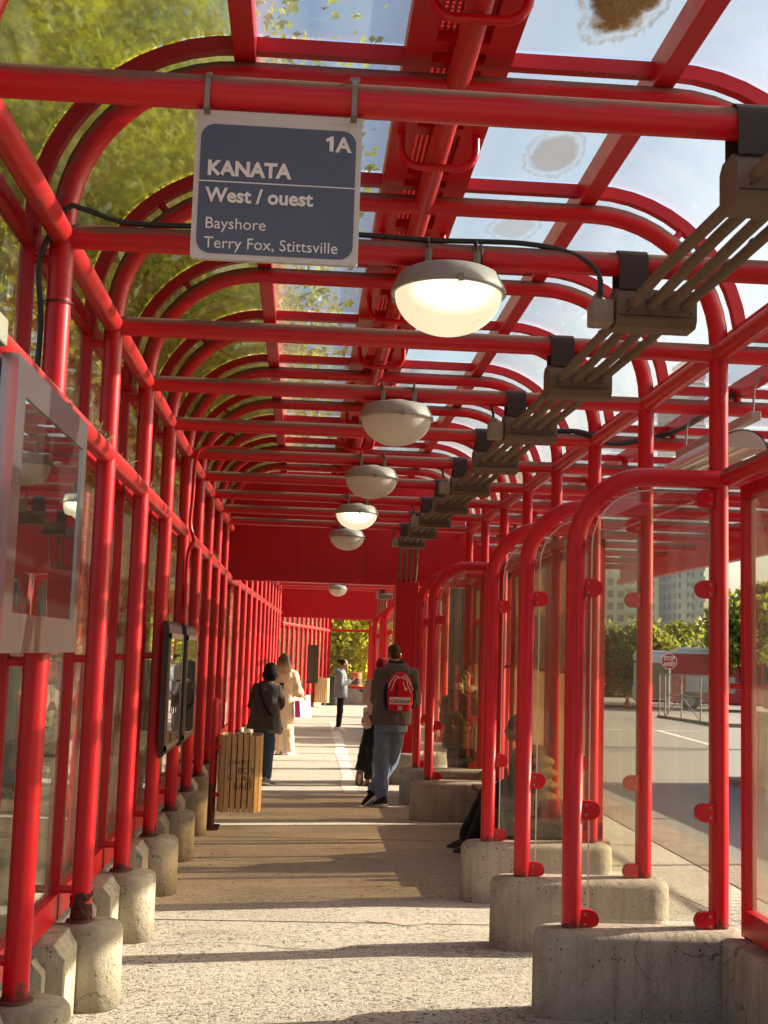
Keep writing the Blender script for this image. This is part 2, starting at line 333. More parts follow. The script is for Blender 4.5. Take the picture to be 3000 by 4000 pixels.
# ---------------------------------------------------------------- ground, road, paths
g = MB(); g.box(-400, 400, -60, 900, -3.2, -1.3); tag(g.build("ground", simple("dry_ground", (.16, .15, .08), .95, 0, .3, 3)), kind="structure")
g = MB(); g.box(-1.6, 3.83, -6, 47, -.4, 0); tag(g.build("walkway", M_FLOOR), kind="structure")
g = MB(); g.box(3.85, 4.40, -6, 47, -.4, -.004); tag(g.build("kerb", M_KERB, bevel=.02), kind="structure")
g = MB(); g.box(3.83, 3.85, -6, 47, -.4, -.03); tag(g.build("kerb_joint", simple("joint_dirt", (.05, .035, .025), .95)), kind="structure")
for a in range(-3, 30):
    pass
g = MB(); X1 = 60
ys = [-6, 16, 24, 34, 44, 56, 130]; zs = [-.15, -.15, -.17, -.22, -.29, -.46, -.9]
for k in range(len(ys) - 1):
    g.add([(4.40, ys[k], zs[k]), (X1, ys[k], zs[k]), (X1, ys[k + 1], zs[k + 1]), (4.40, ys[k + 1], zs[k + 1])], [(0, 1, 2, 3)])
for k in range(4, len(ys) - 1):
    g.add([(-40, max(ys[k], 47.2), zs[k] - .02), (4.40, max(ys[k], 47.2), zs[k] - .02), (4.40, ys[k + 1], zs[k + 1] - .02), (-40, ys[k + 1], zs[k + 1] - .02)], [(0, 1, 2, 3)])
tag(g.build("road", M_ASPH), kind="structure")
def roadz(y): return float(np.interp(y, ys, zs))
g = MB()
def stripe(a, b, wd):
    a = Vector((*a, 0)); b = Vector((*b, 0)); d = (b - a).normalized(); nn = Vector((-d.y, d.x, 0)) * wd / 2
    K = 8; q = []
    for k in range(K + 1):
        c = a.lerp(b, k / K); z = roadz(c.y) + .006
        q += [(c.x - nn.x, c.y - nn.y, z), (c.x + nn.x, c.y + nn.y, z)]
    g.add(q, [(2 * k, 2 * k + 1, 2 * k + 3, 2 * k + 2) for k in range(K)])
stripe((11.2, 38.0), (10.6, 30.5), .16); stripe((10.9, 38.1), (12.6, 38.1), .14); stripe((7.2, 37.5), (10.7, 38.0), .1)
tag(g.build("road_markings", simple("road_paint", (.62, .58, .50), .8, 0, .3, 12)), kind="structure")
g = MB(); g.box(-70, -1.6, -20, 70, -.6, -.03); tag(g.build("lawn", simple("worn_lawn", (.13, .13, .045), .95, 0, .45, 2, .5, 40)), kind="structure")
g = MB(); g.box(-4.6, -2.9, -10, 60, -.3, -.015); tag(g.build("path", simple("pale_path", (.40, .34, .26), .9, 0, .3, 5, .3, 60)), kind="structure")
g = MB()
for k in range(26):
    y = 17 + k * .62; wd = .085 + .05 * random.random(); x = .78 + .012 * random.uniform(-1, 1) + (y - 17) * .012
    g.add([(x - wd, y, .004), (x + wd, y, .004), (x + wd * .95, y + .58, .004), (x - wd, y + .58, .004)], [(0, 1, 2, 3)])
tag(g.build("floor_patch", simple("pale_patch", (.66, .62, .54), .85, 0, .15, 9)), kind="structure")
g = MB()
for yy in (9.0, 12.9, 16.6, 20.4, 24.2, 28.0): g.add([(-1.0, yy, .003), (3.8, yy, .003), (3.8, yy + .018, .003), (-1.0, yy + .018, .003)], [(0, 1, 2, 3)])
tag(g.build("floor_joints", simple("joint_dark", (.10, .08, .06), .95)), kind="structure")
g = MB(); q = [(1.02, 7.66), (1.10, 7.60), (1.16, 7.62), (1.28, 7.52), (1.40, 7.55), (1.47, 7.62), (1.30, 7.68), (1.14, 7.74)]
g.add([(x - .48, y + 1.42, .004) for x, y in q], [tuple(range(8))]); tag(g.build("floor_chip", simple("chipped_slab", (.40, .34, .265), .9, 0, .3, 20)), kind="structure")
rgc = random.Random(11); g = MB()
def crack(pts, wd):
    pts = smooth_path([(x, y, 0) for x, y in pts], 6); q = []
    for k, c in enumerate(pts):
        d = (pts[min(k + 1, len(pts) - 1)] - pts[max(k - 1, 0)]).normalized(); nn = Vector((-d.y, d.x, 0)) * wd * rgc.uniform(.4, 1.3)
        c = c + Vector((rgc.uniform(-.012, .012), rgc.uniform(-.012, .012), .0035)); q += [c - nn, c + nn]
    g.add(q, [(2 * k, 2 * k + 1, 2 * k + 3, 2 * k + 2) for k in range(len(pts) - 1)])
for pts in ([(.52, 9.1), (.62, 9.0), (.72, 9.04), (.8, 8.93), (.9, 8.92)], [(-.9, 8.2), (-.4, 8.35), (.1, 8.2), (.7, 8.3), (1.3, 8.15)], [(-.95, 11.6), (-.3, 11.45), (.4, 11.7), (1.2, 11.5)], [(-.9, 14.6), (0, 14.75), (1.2, 14.6)], [(3.0, 7.2), (3.4, 8.5), (3.2, 10.2)]): crack(pts, .004)
tag(g.build("floor_cracks", simple("crack_dirt", (.055, .045, .035), .95)), kind="structure")
g = MB()
for q in range(150):
    e = rgc.random(); x = (-1.02 + .35 * abs(rgc.gauss(0, .5))) if e < .5 else rgc.uniform(-.9, 1.7); y = rgc.uniform(5.6, 22); a = rgc.uniform(0, 6.3); r_ = rgc.uniform(.006, .022)
    c_, s_ = math.cos(a) * r_, math.sin(a) * r_
    g.add([(x - c_, y - s_, .006), (x + s_ * .45, y - c_ * .45, .004 + r_ * .4), (x + c_, y + s_, .007), (x - s_ * .45, y + c_ * .45, .012)], [(0, 1, 2, 3)])
tag(g.build("leaf_litter", simple("dead_leaf", (.20, .095, .035), .8, 0, .6, 3)), "scattered dead leaves and grit on the walkway", "litter", kind="stuff")
# ---------------------------------------------------------------- arched frames
def arch_path(dx, y, off=0.0, legL=ZE, legR=ZE):
    r = RA + off; cz = ZT - RA
    return [(L + dx - off, y, legL)] + arc(L + RA + dx, cz, r, math.pi, math.pi / 2, y) + arc(XR - RA + dx, cz, r, math.pi / 2, 0, y) + [(XR + dx + off, y, legR)]
def cyl(mb, a, b, r, n=16): return mb.tube([a, b], r, n)
def frame(i, label, dx=0.0, canopy=True, right=True):
    y = yi(i) if i is not None else 0
    t = thing("arched_frame", label, "steel frame", (L + dx, y, 0), "red arched frames of the shelter")
    m = MB(); cyl(m, (L + dx, y, .40), (L + dx, y, ZE + .03), TR, 18); m.build("column", M_RED_COL, t)
    if right:
        m = MB(); cyl(m, (XR + dx, y, .42), (XR + dx, y, ZE + .03), TR, 18); m.build("column", M_RED_COL, t)
    m = MB(); m.sweep(arch_path(dx, y), circ(TR, 16), b=(0, 1, 0)); m.build("arch", M_RED_DUST, t)
    m = MB();     pts = [(L + dx, y, ZE), (.6 + dx, y, ZE), (XR + dx, y, ZE)]
    if canopy: pts += [(4.3 + dx, y, ZE), (XO + dx, y, ZE)]
    m.sweep(pts, circ(TR, 16), b=(0, 1, 0)); m.build("tie_tube", M_RED_DUST, t)
    if i > 8: return t
    for a in (R(128), R(52)):
        cx = (L + RA if a > 1.6 else XR - RA) + dx; cz = ZT - RA
        cyl(MB(), (cx + RA * math.cos(a), y, cz + RA * math.sin(a)), (cx + (RA + .12) * math.cos(a), y, cz + (RA + .12) * math.sin(a)), .022, 8).build("bracket", M_RED, t)
    for x in (-.355, 1.587): cyl(MB(), (x + dx, y, ZT), (x + dx, y, ZT + .1), .03, 8).build("bracket", M_RED, t)
    for z in (.60, 1.84, 3.62): cyl(MB(), (L + dx, y, z), (L - .13 + dx, y, z), .022, 8).build("bracket", M_RED, t)
    if i == 1:
        m = MB(); rg_ = random.Random(3)
        for q in range(60): a = rg_.uniform(R(190), R(380)); m.ell((L + .050 * math.cos(a), y + .050 * math.sin(a), .455 + .13 * rg_.random() ** 1.4), .013, .013, .02, 8, 6)
        m.build("rust_patch", simple("rust_scab", (.06, .016, .010), .95, 0, .6, 60, .8, 120), t, remesh=.005, smooth_it=2)
    return t
FL = {-2: "red arched frame behind the viewpoint, before the one with the blue sign", -1: "red arched frame whose tie tube holds the blue sign, nearest in view",
      0: "red arched frame carrying the nearest lit lamp and the black cable", 1: "red arched frame one bay beyond the nearest lit lamp, no lamp on it",
      2: "red arched frame carrying the second lamp from the viewer, unlit", 3: "red arched frame between the second and third lamps",
      4: "red arched frame carrying the third lamp, unlit", 5: "red arched frame between the third lamp and the farther lit lamp",
      6: "red arched frame carrying the farther of the two lit lamps", 7: "red arched frame just beyond the farther lit lamp, without a lamp",
      8: "last red arched frame before the red bulkhead, carrying the fifth lamp"}
for i in range(-2, 9): frame(i, FL[i])
def bx(y): return .028 * (y - 19.1) if y > 19.1 else 0
for k, i in enumerate(range(10, 21)):
    frame(i, "red arched frame beyond the first bulkhead, %s one behind it" % ORD[k], bx(yi(i)), canopy=False)
# ---------------------------------------------------------------- vaulted roof glazing (frames -2 .. 9)
roof = thing("vaulted_roof", "curved glass vault on red ribs with a slotted ridge strip over the walkway", "roof", (.63, 5, 4.6))
YA, YB = yi(-2), yi(8) + 1.3
for i in range(-2, 9):
    y = yi(i); m = MB(); pth = arch_path(0, y, .135, ZE, 3.84); m.sweep(pth, rect(.07, .055), b=(0, 1, 0), smooth=False); m.build("rib", M_RED_RIB, roof)
GO = .182
def sheet(pathxz, y0, y1, th=.008):
    m = MB(); A = [(x, y0, z) for x, z in pathxz]; n = len(A); c = (.63, 3.2)
    out = []
    for x, z in pathxz:
        d = Vector((x - c[0], z - c[1])).normalized() * th; out.append((x + d.x, z + d.y))
    vs = [(x, y0, z) for x, z in pathxz] + [(x, y1, z) for x, z in pathxz] + [(x, y0, z) for x, z in out] + [(x, y1, z) for x, z in out]
    fs = []
    for k in range(n - 1): fs += [(k, k + 1, n + k + 1, n + k), (2 * n + k, 3 * n + k, 3 * n + k + 1, 2 * n + k + 1)]
    fs += [(0, n, 3 * n, 2 * n), (n - 1, 3 * n - 1, 4 * n - 1, 2 * n - 1)]
    return m.add(vs, fs, True)
cz = ZT - RA; zt = cz + RA + GO; rr = RA + GO
lc = [(L - GO, 3.76)] + [(L + RA + rr * math.cos(a), cz + rr * math.sin(a)) for a in np.linspace(math.pi, math.pi / 2, 12)]
rc = [(XR - RA + rr * math.cos(a), cz + rr * math.sin(a)) for a in np.linspace(math.pi / 2, 0.06, 12)]
stain = {(0, 'r'): ("M", (1.28, 4.80, 4.7), .21, .46, 1.0), (1, 'r'): ("M", (1.31, 6.52, 4.7), .17, .36, .34), (2, 'r'): ("M", (1.29, 7.7, 4.7), .17, .3, .2), (3, 'r'): ("M", (1.2, 9.2, 4.7), .2, .2, .12), (4, 'r'): ("M", (1.2, 10.8, 4.7), .2, .28, .06), (6, 'r'): ("M", (1.2, 13.7, 4.7), .2, .28, .2)}
for i in range(-1, 10):
    y0, y1 = yi(i - 1) + .016, yi(i) - .016
    if i == 9: y1 = YB
    sheet(lc, y0, y1).build("glass_pane", M_G_VAULT, roof)
    sheet([(-.31, zt), (.372, zt)], y0, y1).build("glass_pane", M_G_ROOF, roof)
    st = stain.get((i, 'r'))
    mm = stained_glass("stained_roof_pane", st[1], st[2], st[3], st[4]) if st else M_G_ROOF
    o = sheet([(.868, zt), (1.545, zt)], y0, y1).build("glass_pane", mm, roof)
    if st and st[4] > .5: o["label"] = "roof pane with a large dried brown puddle stain"
    sheet(rc, y0, y1).build("glass_pane", M_G_ROOF, roof)
for x in (-.355, 1.587):
    m = MB(); m.box(x - .05, x + .05, YA, YB, ZT + .045, ZT + .19); m.build("purlin", M_RED_RIB, roof, bevel=.006)
m = MB(); m.box(.372, .50, YA, YB, ZT + .10, ZT + .19); m.box(.74, .868, YA, YB, ZT + .10, ZT + .19)
for i in range(-2, 9):
    for q in (.30, .68, 1.30): m.box(.5, .74, yi(i) + q, yi(i) + q + .09, ZT + .10, ZT + .19)
m.box(.49, .75, YA, YB, ZT + .30, ZT + .31); m.build("ridge_strip", M_RED_RIB, roof)
def grille_mat():
    m, nt, out = mk("slotted_grille"); n = N(nt); p_ = n.pos(); sx = n("SeparateXYZ", {0: p_})
    a = n.math('FRACT', n.math('MULTIPLY', sx.outputs[0], 36.0)); b = n.math('FRACT', n.math('MULTIPLY', sx.outputs[1], 30.0))
    k = n.math('MULTIPLY', n.math('GREATER_THAN', a, .48), n.math('GREATER_THAN', b, .28))
    d = n("BsdfPrincipled", {"Base Color": (.40, .008, .012, 1), "Roughness": .4}); t = n("BsdfTranslucent", {"Color": (.50, .14, .13, 1)}); h = n("BsdfTransparent", {"Color": (.75, .40, .38, 1)})
    q = n("MixShader", {0: .22, 1: t.outputs[0], 2: h.outputs[0]})
    e = n("MixShader", {0: k, 1: d.outputs[0], 2: q.outputs[0]}); nt.links.new(e.outputs[0], out.inputs[0]); return m
m = MB(); m.box(.50, .74, YA, YB, ZT + .150, ZT + .156); m.build("grille", grille_mat(), roof)
m = MB(); m.tube([(.622, YA, ZT), (.622, YB, ZT)], TR, 18); m.build("spine_tube", M_RED_SPINE, roof)
for i in range(-2, 9):
    m = MB(); y = yi(i) + S * .5; pts = [(.425, y, ZT + .11)] + arc(.525, ZT + .02, .10, math.pi, 1.5 * math.pi, y, 6) + arc(.72, ZT + .02, .10, 1.5 * math.pi, 2 * math.pi, y, 6) + [(.82, y, ZT + .11)]
    m.sweep(pts, circ(.021, 10), b=(0, 1, 0)); m.build("hook", M_RED, roof)
for x in (L, XR):
    m = MB(); m.tube([(x, YA - .3, ZE), (x, YB, ZE)], TR, 18); m.build("eave_tube", M_RED_SPINE, roof)
m = MB(); m.box(XR + .10, XR + .17, YA, YB, 3.82, 3.90); m.build("eave_gutter", M_RED_RIB, roof)
# ---------------------------------------------------------------- left glazed wall
lw = thing("glazed_wall", "long red framed glass wall along the left side of the walkway", "wall", (L - .15, 5, 0))
GX = L - .15
for i in range(-2, 10):
    m = MB(); m.box(GX - .03, GX + .035, yi(i) - .026, yi(i) + .026, .44, 3.80); m.build("mullion", M_RED_RIB, lw, bevel=.005)
for z0, z1, nm in ((.44, .585, "sill_rail"), (2.955, 3.035, "transom"), (3.67, 3.76, "head_rail")):
    m = MB(); m.box(GX - .026, GX + .03, YA - 3, yi(9), z0, z1); m.build(nm, M_RED_RIB, lw, bevel=.005)
for i in range(-1, 10):
    for z0, z1 in ((.585, 2.955), (3.035, 3.67)):
        m = MB(); m.box(GX - .014, GX - .006, yi(i - 1) + .026, yi(i) - .026, z0, z1); m.build("glass_pane", M_G_WALL, lw)
m = MB(); m.tube([(L, YA - 1, 2.985), (L, yi(9) - .05, 2.985)], TR, 18); m.build("mid_rail", M_RED_SPINE, lw)
for q in range(16):
    m = MB(); yq = 5.9 + 11 * random.random(); xq = L + .02
    for w_ in range(7): m.tube([(xq + random.uniform(-.05, .03), yq + random.uniform(-.1, .1), 3.03), (xq + random.uniform(-.05, .04), yq + random.uniform(-.1, .1), 3.05 + .05 * random.random())], .003, 4)
    m.build("litter", simple("dry_litter", (.20, .13, .06), .9), lw)
# ---------------------------------------------------------------- left concrete base
cb = thing("base_wall", "pale precast concrete base wall with recessed bays along the left side", "wall", (L - .2, 5, 0))
for i in range(-1, 10):
    y1 = yi(i); y0 = y1 - .53
    def prof(inset, xf):   # chamfered outline, looking along the wall
        zt_ = .428 - inset
        return [(L - .30, zt_), (xf - .055, zt_), (xf, zt_ - .065), (xf, -.02), (L - .30, -.02)]
    m = MB(); xf = L + .02
    m.prism([(x, y0, z) for x, z in prof(0, xf)], (0, y1 - y0, 0)); m.build("wall_unit", M_CONC, cb, bevel=.008)
    m = MB(); m.prism([(x, y0 - .10, z) for x, z in prof(.055, xf - .085)], (0, .10, 0)); m.build("wall_step", M_CONC, cb, bevel=.006)
    m = MB(); m.prism([(x, yi(i - 1) + .02, z) for x, z in prof(.09, xf - .14)], (0, y0 - .10 - yi(i - 1) - .02, 0)); m.build("wall_recess", M_CONC, cb)
pl = None
for k, i in enumerate(range(-1, 10)):
    lab = "round pale concrete pillar at the foot of the %s red column along the left wall" % ORD[k] if k else "round concrete pillar at the foot of the nearest left column, below the frame edge"
    if pl is None:
        m = MB(); pr = [(0, -.02), (.168, -.02), (.166, .385), (.160, .415), (.145, .432), (.0, .437)]; m.lathe(pr, (L + .065, yi(i), 0), 40)
        pl = thing("concrete_pillar", lab, "pillar", (L + .065, yi(i), 0), "concrete pillars along the left wall"); m.build("shaft", M_CONC, pl)
        m = MB(); m.lathe([(.075, .43), (.075, .445), (.06, .448), (0, .448)], (L, yi(i), 0), 20); m.build("base_collar", simple("rusty_collar", (.10, .03, .02), .8, 0, .5, 30), pl)
    else:
        c = copy_tree(pl); c.location = (L + .065, yi(i), 0); c["label"] = lab; c["group"] = "concrete pillars along the left wall"
# section beyond the first bulkhead
lw2 = thing("glazed_wall", "red framed glass wall with close set columns beyond the first bulkhead", "wall", (L, 28, 0))
xa = lambda y: L + bx(y)
for i in range(10, 22):
    y = yi(i); x = xa(y) - .15
    m = MB(); m.box(x - .03, x + .035, y - .026, y + .026, .44, 3.8); m.build("mullion", M_RED_RIB, lw2)
    a, b = yi(i - 1), y; xa0, xb0 = xa(a) - .16, xa(b) - .16
    m = MB(); m.prism([(xa0, a + .03, .6), (xb0, b - .03, .6), (xb0, b - .03, 2.95), (xa0, a + .03, 2.95)], (.008, 0, 0)); m.build("glass_pane", M_G_WALL, lw2)
for z0, z1, nm in ((.44, .6, "sill_rail"), (2.95, 3.03, "transom"), (3.67, 3.76, "head_rail")):
    m = MB(); a, b = yi(9), yi(21); m.prism([(xa(a) - .18, a, z0), (xa(b) - .18, b, z0), (xa(b) - .18, b, z1), (xa(a) - .18, a, z1)], (.06, 0, 0)); m.build(nm, M_RED_RIB, lw2)
m = MB(); m.tube([(xa(yi(9)), yi(9), 2.985), (xa(yi(21)), yi(21), 2.985)], TR, 14); m.build("mid_rail", M_RED_SPINE, lw2)
m = MB(); m.tube([(xa(yi(9)), yi(9), ZE), (xa(yi(21)), yi(21), ZE)], TR, 14); m.build("eave_tube", M_RED_SPINE, lw2)
cb2 = thing("base_wall", "pale concrete base wall under the close set columns beyond the first bulkhead", "wall", (L, 28, 0))
m = MB(); a, b = yi(9), yi(21); m.prism([(xa(a) - .3, a, -.02), (xa(b) - .3, b, -.02), (xa(b) - .3, b, .43), (xa(a) - .3, a, .43)], (.3, 0, 0)); m.build("wall_unit", M_CONC, cb2, bevel=.01)
for k, i in enumerate(range(10, 21)):
    c = copy_tree(pl); c.location = (xa(yi(i)) + .065, yi(i), 0); c["label"] = "round concrete pillar beyond the first bulkhead, %s one behind it" % ORD[k]; c["group"] = "concrete pillars beyond the bulkhead"
# roof of the far section: plain panes and ribs
r2 = thing("vaulted_roof", "glass vault over the far part of the walkway behind the first bulkhead", "roof", (.9, 28, 4.6))
for i in range(10, 21):
    m = MB(); m.sweep(arch_path(bx(yi(i)), yi(i), .135, ZE, 3.84), rect(.07, .055), b=(0, 1, 0), smooth=False); m.build("rib", M_RED_RIB, r2)
dxm = .25
for i in range(10, 21):
    o = sheet([(x + bx(yi(i)), z) for x, z in lc + [(1.0, zt)] + rc], yi(i - 1) + .03, yi(i) - .03); o.build("glass_pane", M_G_ROOF, r2)
# angled last section towards the end wall
YC0, YC1 = yi(21) + .25, 44.4; XC0, XC1 = -.60, 1.02
lw3 = thing("glazed_wall", "angled red columned glass wall nearest the far end window", "wall", (0, 41, 0)); NCOL = 11
for k in range(NCOL):
    f = (k + .3) / NCOL; x = XC0 + (XC1 - XC0) * f; y = YC0 + (YC1 - YC0) * f
    m = MB(); cyl(m, (x, y, .4), (x, y, 3.2), .05, 12); m.build("column", M_RED_COL, lw3)
    m = MB(); m.box(x - .18, x - .13, y - .03, y + .03, .4, 3.2); m.build("mullion", M_RED_RIB, lw3)
def strip3(z0, z1, dx, th): return MB().prism([(XC0 + dx, YC0, z0), (XC1 + dx, YC1, z0), (XC1 + dx, YC1, z1), (XC0 + dx, YC0, z1)], (th, 0, 0))
strip3(.6, 3.2, -.17, .008).build("glass_pane", M_G_WALL, lw3); strip3(.44, .6, -.18, .06).build("sill_rail", M_RED_RIB, lw3)
m = MB(); m.tube([(XC0, YC0, 2.70), (XC1, YC1, 2.62)], .055, 12); m.build("mid_rail", M_RED_SPINE, lw3)
strip3(-.02, .42, -.25, .28).build("base_wall", M_CONC, lw3)
# ---------------------------------------------------------------- bulkheads
def bulkhead(y, zb, dx, label, xr=XR + .16):
    t = thing("bulkhead", label, "bulkhead", (.6 + dx, y, zb))
    m = MB(); pth = [(q[0], q[2]) for q in arch_path(dx, y, .15)]
    poly = [(L - .16 + dx, y, zb + .05)] + [(x, y, z) for x, z in pth] + [(xr + dx, y, zb + .05)]
    m.prism(poly[::-1], (0, .10, 0)); m.build("panel", M_RED_PANEL, t)
    m = MB(); m.box(L - .16 + dx, xr + dx, y - .035, y + .13, zb - .03, zb + .07); m.build("bottom_beam", M_RED_PANEL, t, bevel=.006)
    m = MB()
    for x in (-.1, .98, 2.0): m.box(x + dx - .003, x + dx + .003, y - .004, y + .02, zb + .07, ZT + .1)
    m.build("seams", simple("seam_red", (.2, .004, .006), .5), t)
    return t
bulkhead(yi(9) - .05, 2.99, 0, "near wide red steel bulkhead closing the vault below the last lamp", XR + 1.9)
bulkhead(37.0, 2.90, .50, "far red steel bulkhead framing the end window of the walkway", XR + .6)
# ---------------------------------------------------------------- end wall
ew = thing("end_window", "red framed window wall closing the far end of the walkway", "window", (1.7, 44.6, 0))
m = MB(); m.box(.95, 5.2, 44.5, 44.8, -.02, .57); m.build("sill_wall", M_CONC_PIER, ew, bevel=.01)
for z0, z1 in ((.57, .66), (2.60, 2.70), (3.03, 3.4)):
    m = MB(); m.box(.95, 5.2, 44.56, 44.66, z0, z1); m.build("rail", M_RED_RIB, ew)
for x in (1.03, 2.50, 3.6, 5.0):
    m = MB(); m.box(x - .05, x + .05, 44.54, 44.68, .57, 3.3); m.build("mullion", M_RED_RIB, ew)
m = MB(); m.box(1.0, 5.1, 44.60, 44.61, .66, 3.03); m.build("glass_pane", M_G_END, ew)
# ---------------------------------------------------------------- boarding screens on stadium piers
def stadium(x0, x1, y, hw, n=14):
    pts = [(x0 + hw + hw * math.cos(a), y + hw * math.sin(a)) for a in np.linspace(math.pi / 2, 1.5 * math.pi, n)]
    pts += [(x1 - hw + hw * math.cos(a), y + hw * math.sin(a)) for a in np.linspace(-math.pi / 2, math.pi / 2, n)]
    return pts
def pier(x0, x1, y, hw, h, name, label, group):
    m = MB(); rings = []
    for ins, z in ((0, -.02), (0, h - .05), (.012, h - .022), (.04, h - .004), (.08, h)):
        rings.append([(x, yy, z) for x, yy in stadium(x0 + ins, x1 - ins, y, hw - ins)])
    m.loft(rings, True); o = m.build(name, M_CONC_PIER); o.data.polygons[-1].use_smooth = False
    return tag(o, label, "plinth", group)
def screen(i, label, dx=0):
    y = yi(i) - .04; t = thing("wind_screen", label, "wind screen", (1.545 + dx, y, .45), "arched wind screens on the right")
    rr_ = .42; zt_ = 2.975; x0 = 1.545 + dx; x1 = XR + dx
    m = MB(); m.sweep([(x0, y, .44), (x0, y, zt_ - rr_)] + arc(x0 + rr_, zt_ - rr_, rr_, math.pi, math.pi / 2, y, 12) + [(x1, y, zt_)], circ(TR, 18), b=(0, 1, 0)); m.build("hoop", M_RED_COL, t)
    m = MB(); r_ = .33; a0, a1 = x0 + .095, x1 - .06; zb, zz = .50, 2.895
    poly = [(a1, y - .005, zb), (a1, y - .005, zz)] + [(a0 + r_ + r_ * math.cos(a), y - .005, zz - r_ + r_ * math.sin(a)) for a in np.linspace(math.pi / 2, math.pi, 8)] + [(a0, y - .005, zb)]
    m.prism(poly, (0, .01, 0)); m.build("glass_pane", M_G_SCREEN, t)
    m = MB(); n = 6; bd = [(a0 - .004, zb)] + [(a0 - .004, zz - r_)] + [(a0 + r_ + (r_ + .004) * math.cos(a), zz - r_ + (r_ + .004) * math.sin(a)) for a in np.linspace(math.pi, math.pi / 2, 8)]
    m.sweep([(x, y, z) for x, z in bd], rect(.006, .012), b=(0, 1, 0), smooth=False); m.build("glass_edge", simple("bright_glass_edge", (.62, .60, .50), .25), t)
    for zc_, side in ((2.325, 0), (1.09, 0), (.50, 0), (2.86, 1), (2.34, 1), (1.09, 1), (.50, 1)):
        xc = x0 + TR - .01 if side == 0 else x1 - TR + .01; sg = 1 if side == 0 else -1
        pr = [(xc, zc_ - .052), (xc + sg * .055, zc_ - .052)] + [(xc + sg * (.055 + .052 * math.cos(a)), zc_ + .052 * math.sin(a)) for a in np.linspace(-math.pi / 2, math.pi / 2, 8)][1:-1] + [(xc + sg * .055, zc_ + .052), (xc, zc_ + .052)]
        if zc_ < .52: pr = [(x, max(z, .462)) for x, z in pr]
        m = MB(); m.prism([(x, y - .02, z) for x, z in pr], (0, .04, 0)); o = m.build("clamp", M_RED, t)
        m = MB()
        for dz in (-.026, .026): m.lathe([(0, -.004), (.007, -.004), (.007, .004), (0, .004)], (0, 0, 0), 8)
        for dz in (-.026, .026):
            if zc_ + dz > .47: MB().ell((xc + sg * .025, y - .02, zc_ + dz), .008, .004, .008, 8, 5).build("bolt", M_STRAP, o)
    return t
SC = {1: "nearest arched wind screen with a clear scratched pane, right of the walkway", 2: "second arched wind screen on the right, pane clamped to the red column",
      3: "third arched wind screen on the right, before the seated person", 6: "fourth arched wind screen, beyond the seated person", 7: "fifth arched wind screen, where the person in blue jeans leans"}
for i, lb in SC.items():
    screen(i, lb)
    pier(1.335, 2.55, yi(i) - .04, .155, .458, "concrete_plinth", "pitted concrete plinth with a rounded end under the " + lb.split(" arched")[0] + " arched wind screen", "concrete plinths under the wind screens")
for k, i in enumerate((10, 13, 14, 17, 18)):
    screen(i, "arched wind screen far behind the first bulkhead, %s one" % ORD[k], bx(yi(i)))
    pier(1.335 + bx(yi(i)), 2.55 + bx(yi(i)), yi(i) - .04, .155, .458, "concrete_plinth", "concrete plinth behind the first bulkhead, %s one" % ORD[k], "concrete plinths behind the bulkhead")
# broken patch on the fifth plinth
# box columns
def boxcol(x0, x1, y0, y1, z1, label, pz=.45):
    t = thing("box_column", label, "column", ((x0 + x1) / 2, y0, 0)); m = MB(); m.box(x0, x1, y0, y1, pz - .01, z1); m.build("shaft", M_RED_PANEL, t, bevel=.012)
    m = MB(); m.box(x0 - .02, x1 + .02, y0 - .02, y1 + .02, pz - .005, pz + .03); m.build("foot_plate", M_RED, t); return t
boxcol(1.40, 1.74, 18.32, 18.72, 2.98, "near square red steel column under the first bulkhead with pipes entering its top")
boxcol(2.28, 2.62, 36.3, 36.7, 2.60, "far square red steel column beside the end window", 0.02)
pier(1.30, 2.30, 18.52, .29, .455, "concrete_plinth", "concrete plinth under the near square red column", "concrete plinths under the wind screens")
# ---------------------------------------------------------------- right glazed walls
def side_wall(name, label, i0, i1, gm, ext0=0, ext1=0, x=XR + .10, posts=()):
    t = thing(name, label, "wall", (x, yi(i0), 0)); ya, yb = yi(i0) + ext0, yi(i1) + ext1
    for y in posts:
        m = MB(); m.box(x - .035, x + .035, y - .03, y + .03, .45, 2.93); m.build("mullion", M_RED_RIB, t, bevel=.005)
    for z0, z1, nm in ((.462, .60, "sill_rail"), (2.85, 2.93, "head_rail")):
        m = MB(); m.box(x - .038, x + .038, ya, yb, z0, z1); m.build(nm, M_RED_RIB, t, bevel=.006)
    ps = sorted(posts)
    for a, b in zip(ps[:-1], ps[1:]):
        m = MB(); m.box(x + .004, x + .012, a + .03, b - .03, .60, 2.85); m.build("glass_pane", gm, t)
    m = MB(); m.tube([(XR, ya - .02, 2.975), (XR, yb + .02, 2.975)], TR, 16); m.build("top_tube", M_RED_DUST, t)
    for y in posts: cyl(MB(), (XR, y, 1.8), (x, y, 1.8), .018, 8).build("bracket", M_RED, t)
    m = MB(); m.box(XR - .06, x + .12, ya - (0 if ext0 < .1 else 0), yb, -.02, .452); m.build("base_wall", M_CONC_PIER, t, bevel=.03)
    return t
side_wall("side_wall", "near glazed wall with red frame and concrete base at the right edge", -3, 1, M_G_WALL, 0, -.20, posts=(yi(-3), yi(-2), yi(-1), yi(0), yi(1) - .20))
side_wall("side_wall", "grimy brown glazed wall behind the bench on the right", 3, 6, M_G_DIRTY, .14, -.22, posts=(yi(3) + .17, yi(4) - .3, yi(4) + .75, yi(5) + .2, yi(6) - .25))
side_wall("side_wall", "grimy glazed wall between the fourth and fifth wind screens", 6, 7, M_G_DIRTY, .2, -.2, posts=(yi(6) + .23, yi(7) - .23))
side_wall("side_wall", "grimy glazed wall just beyond the fifth wind screen", 7, 8, M_G_DIRTY, .14, -.0, posts=(yi(7) + .17, yi(8) - .03))
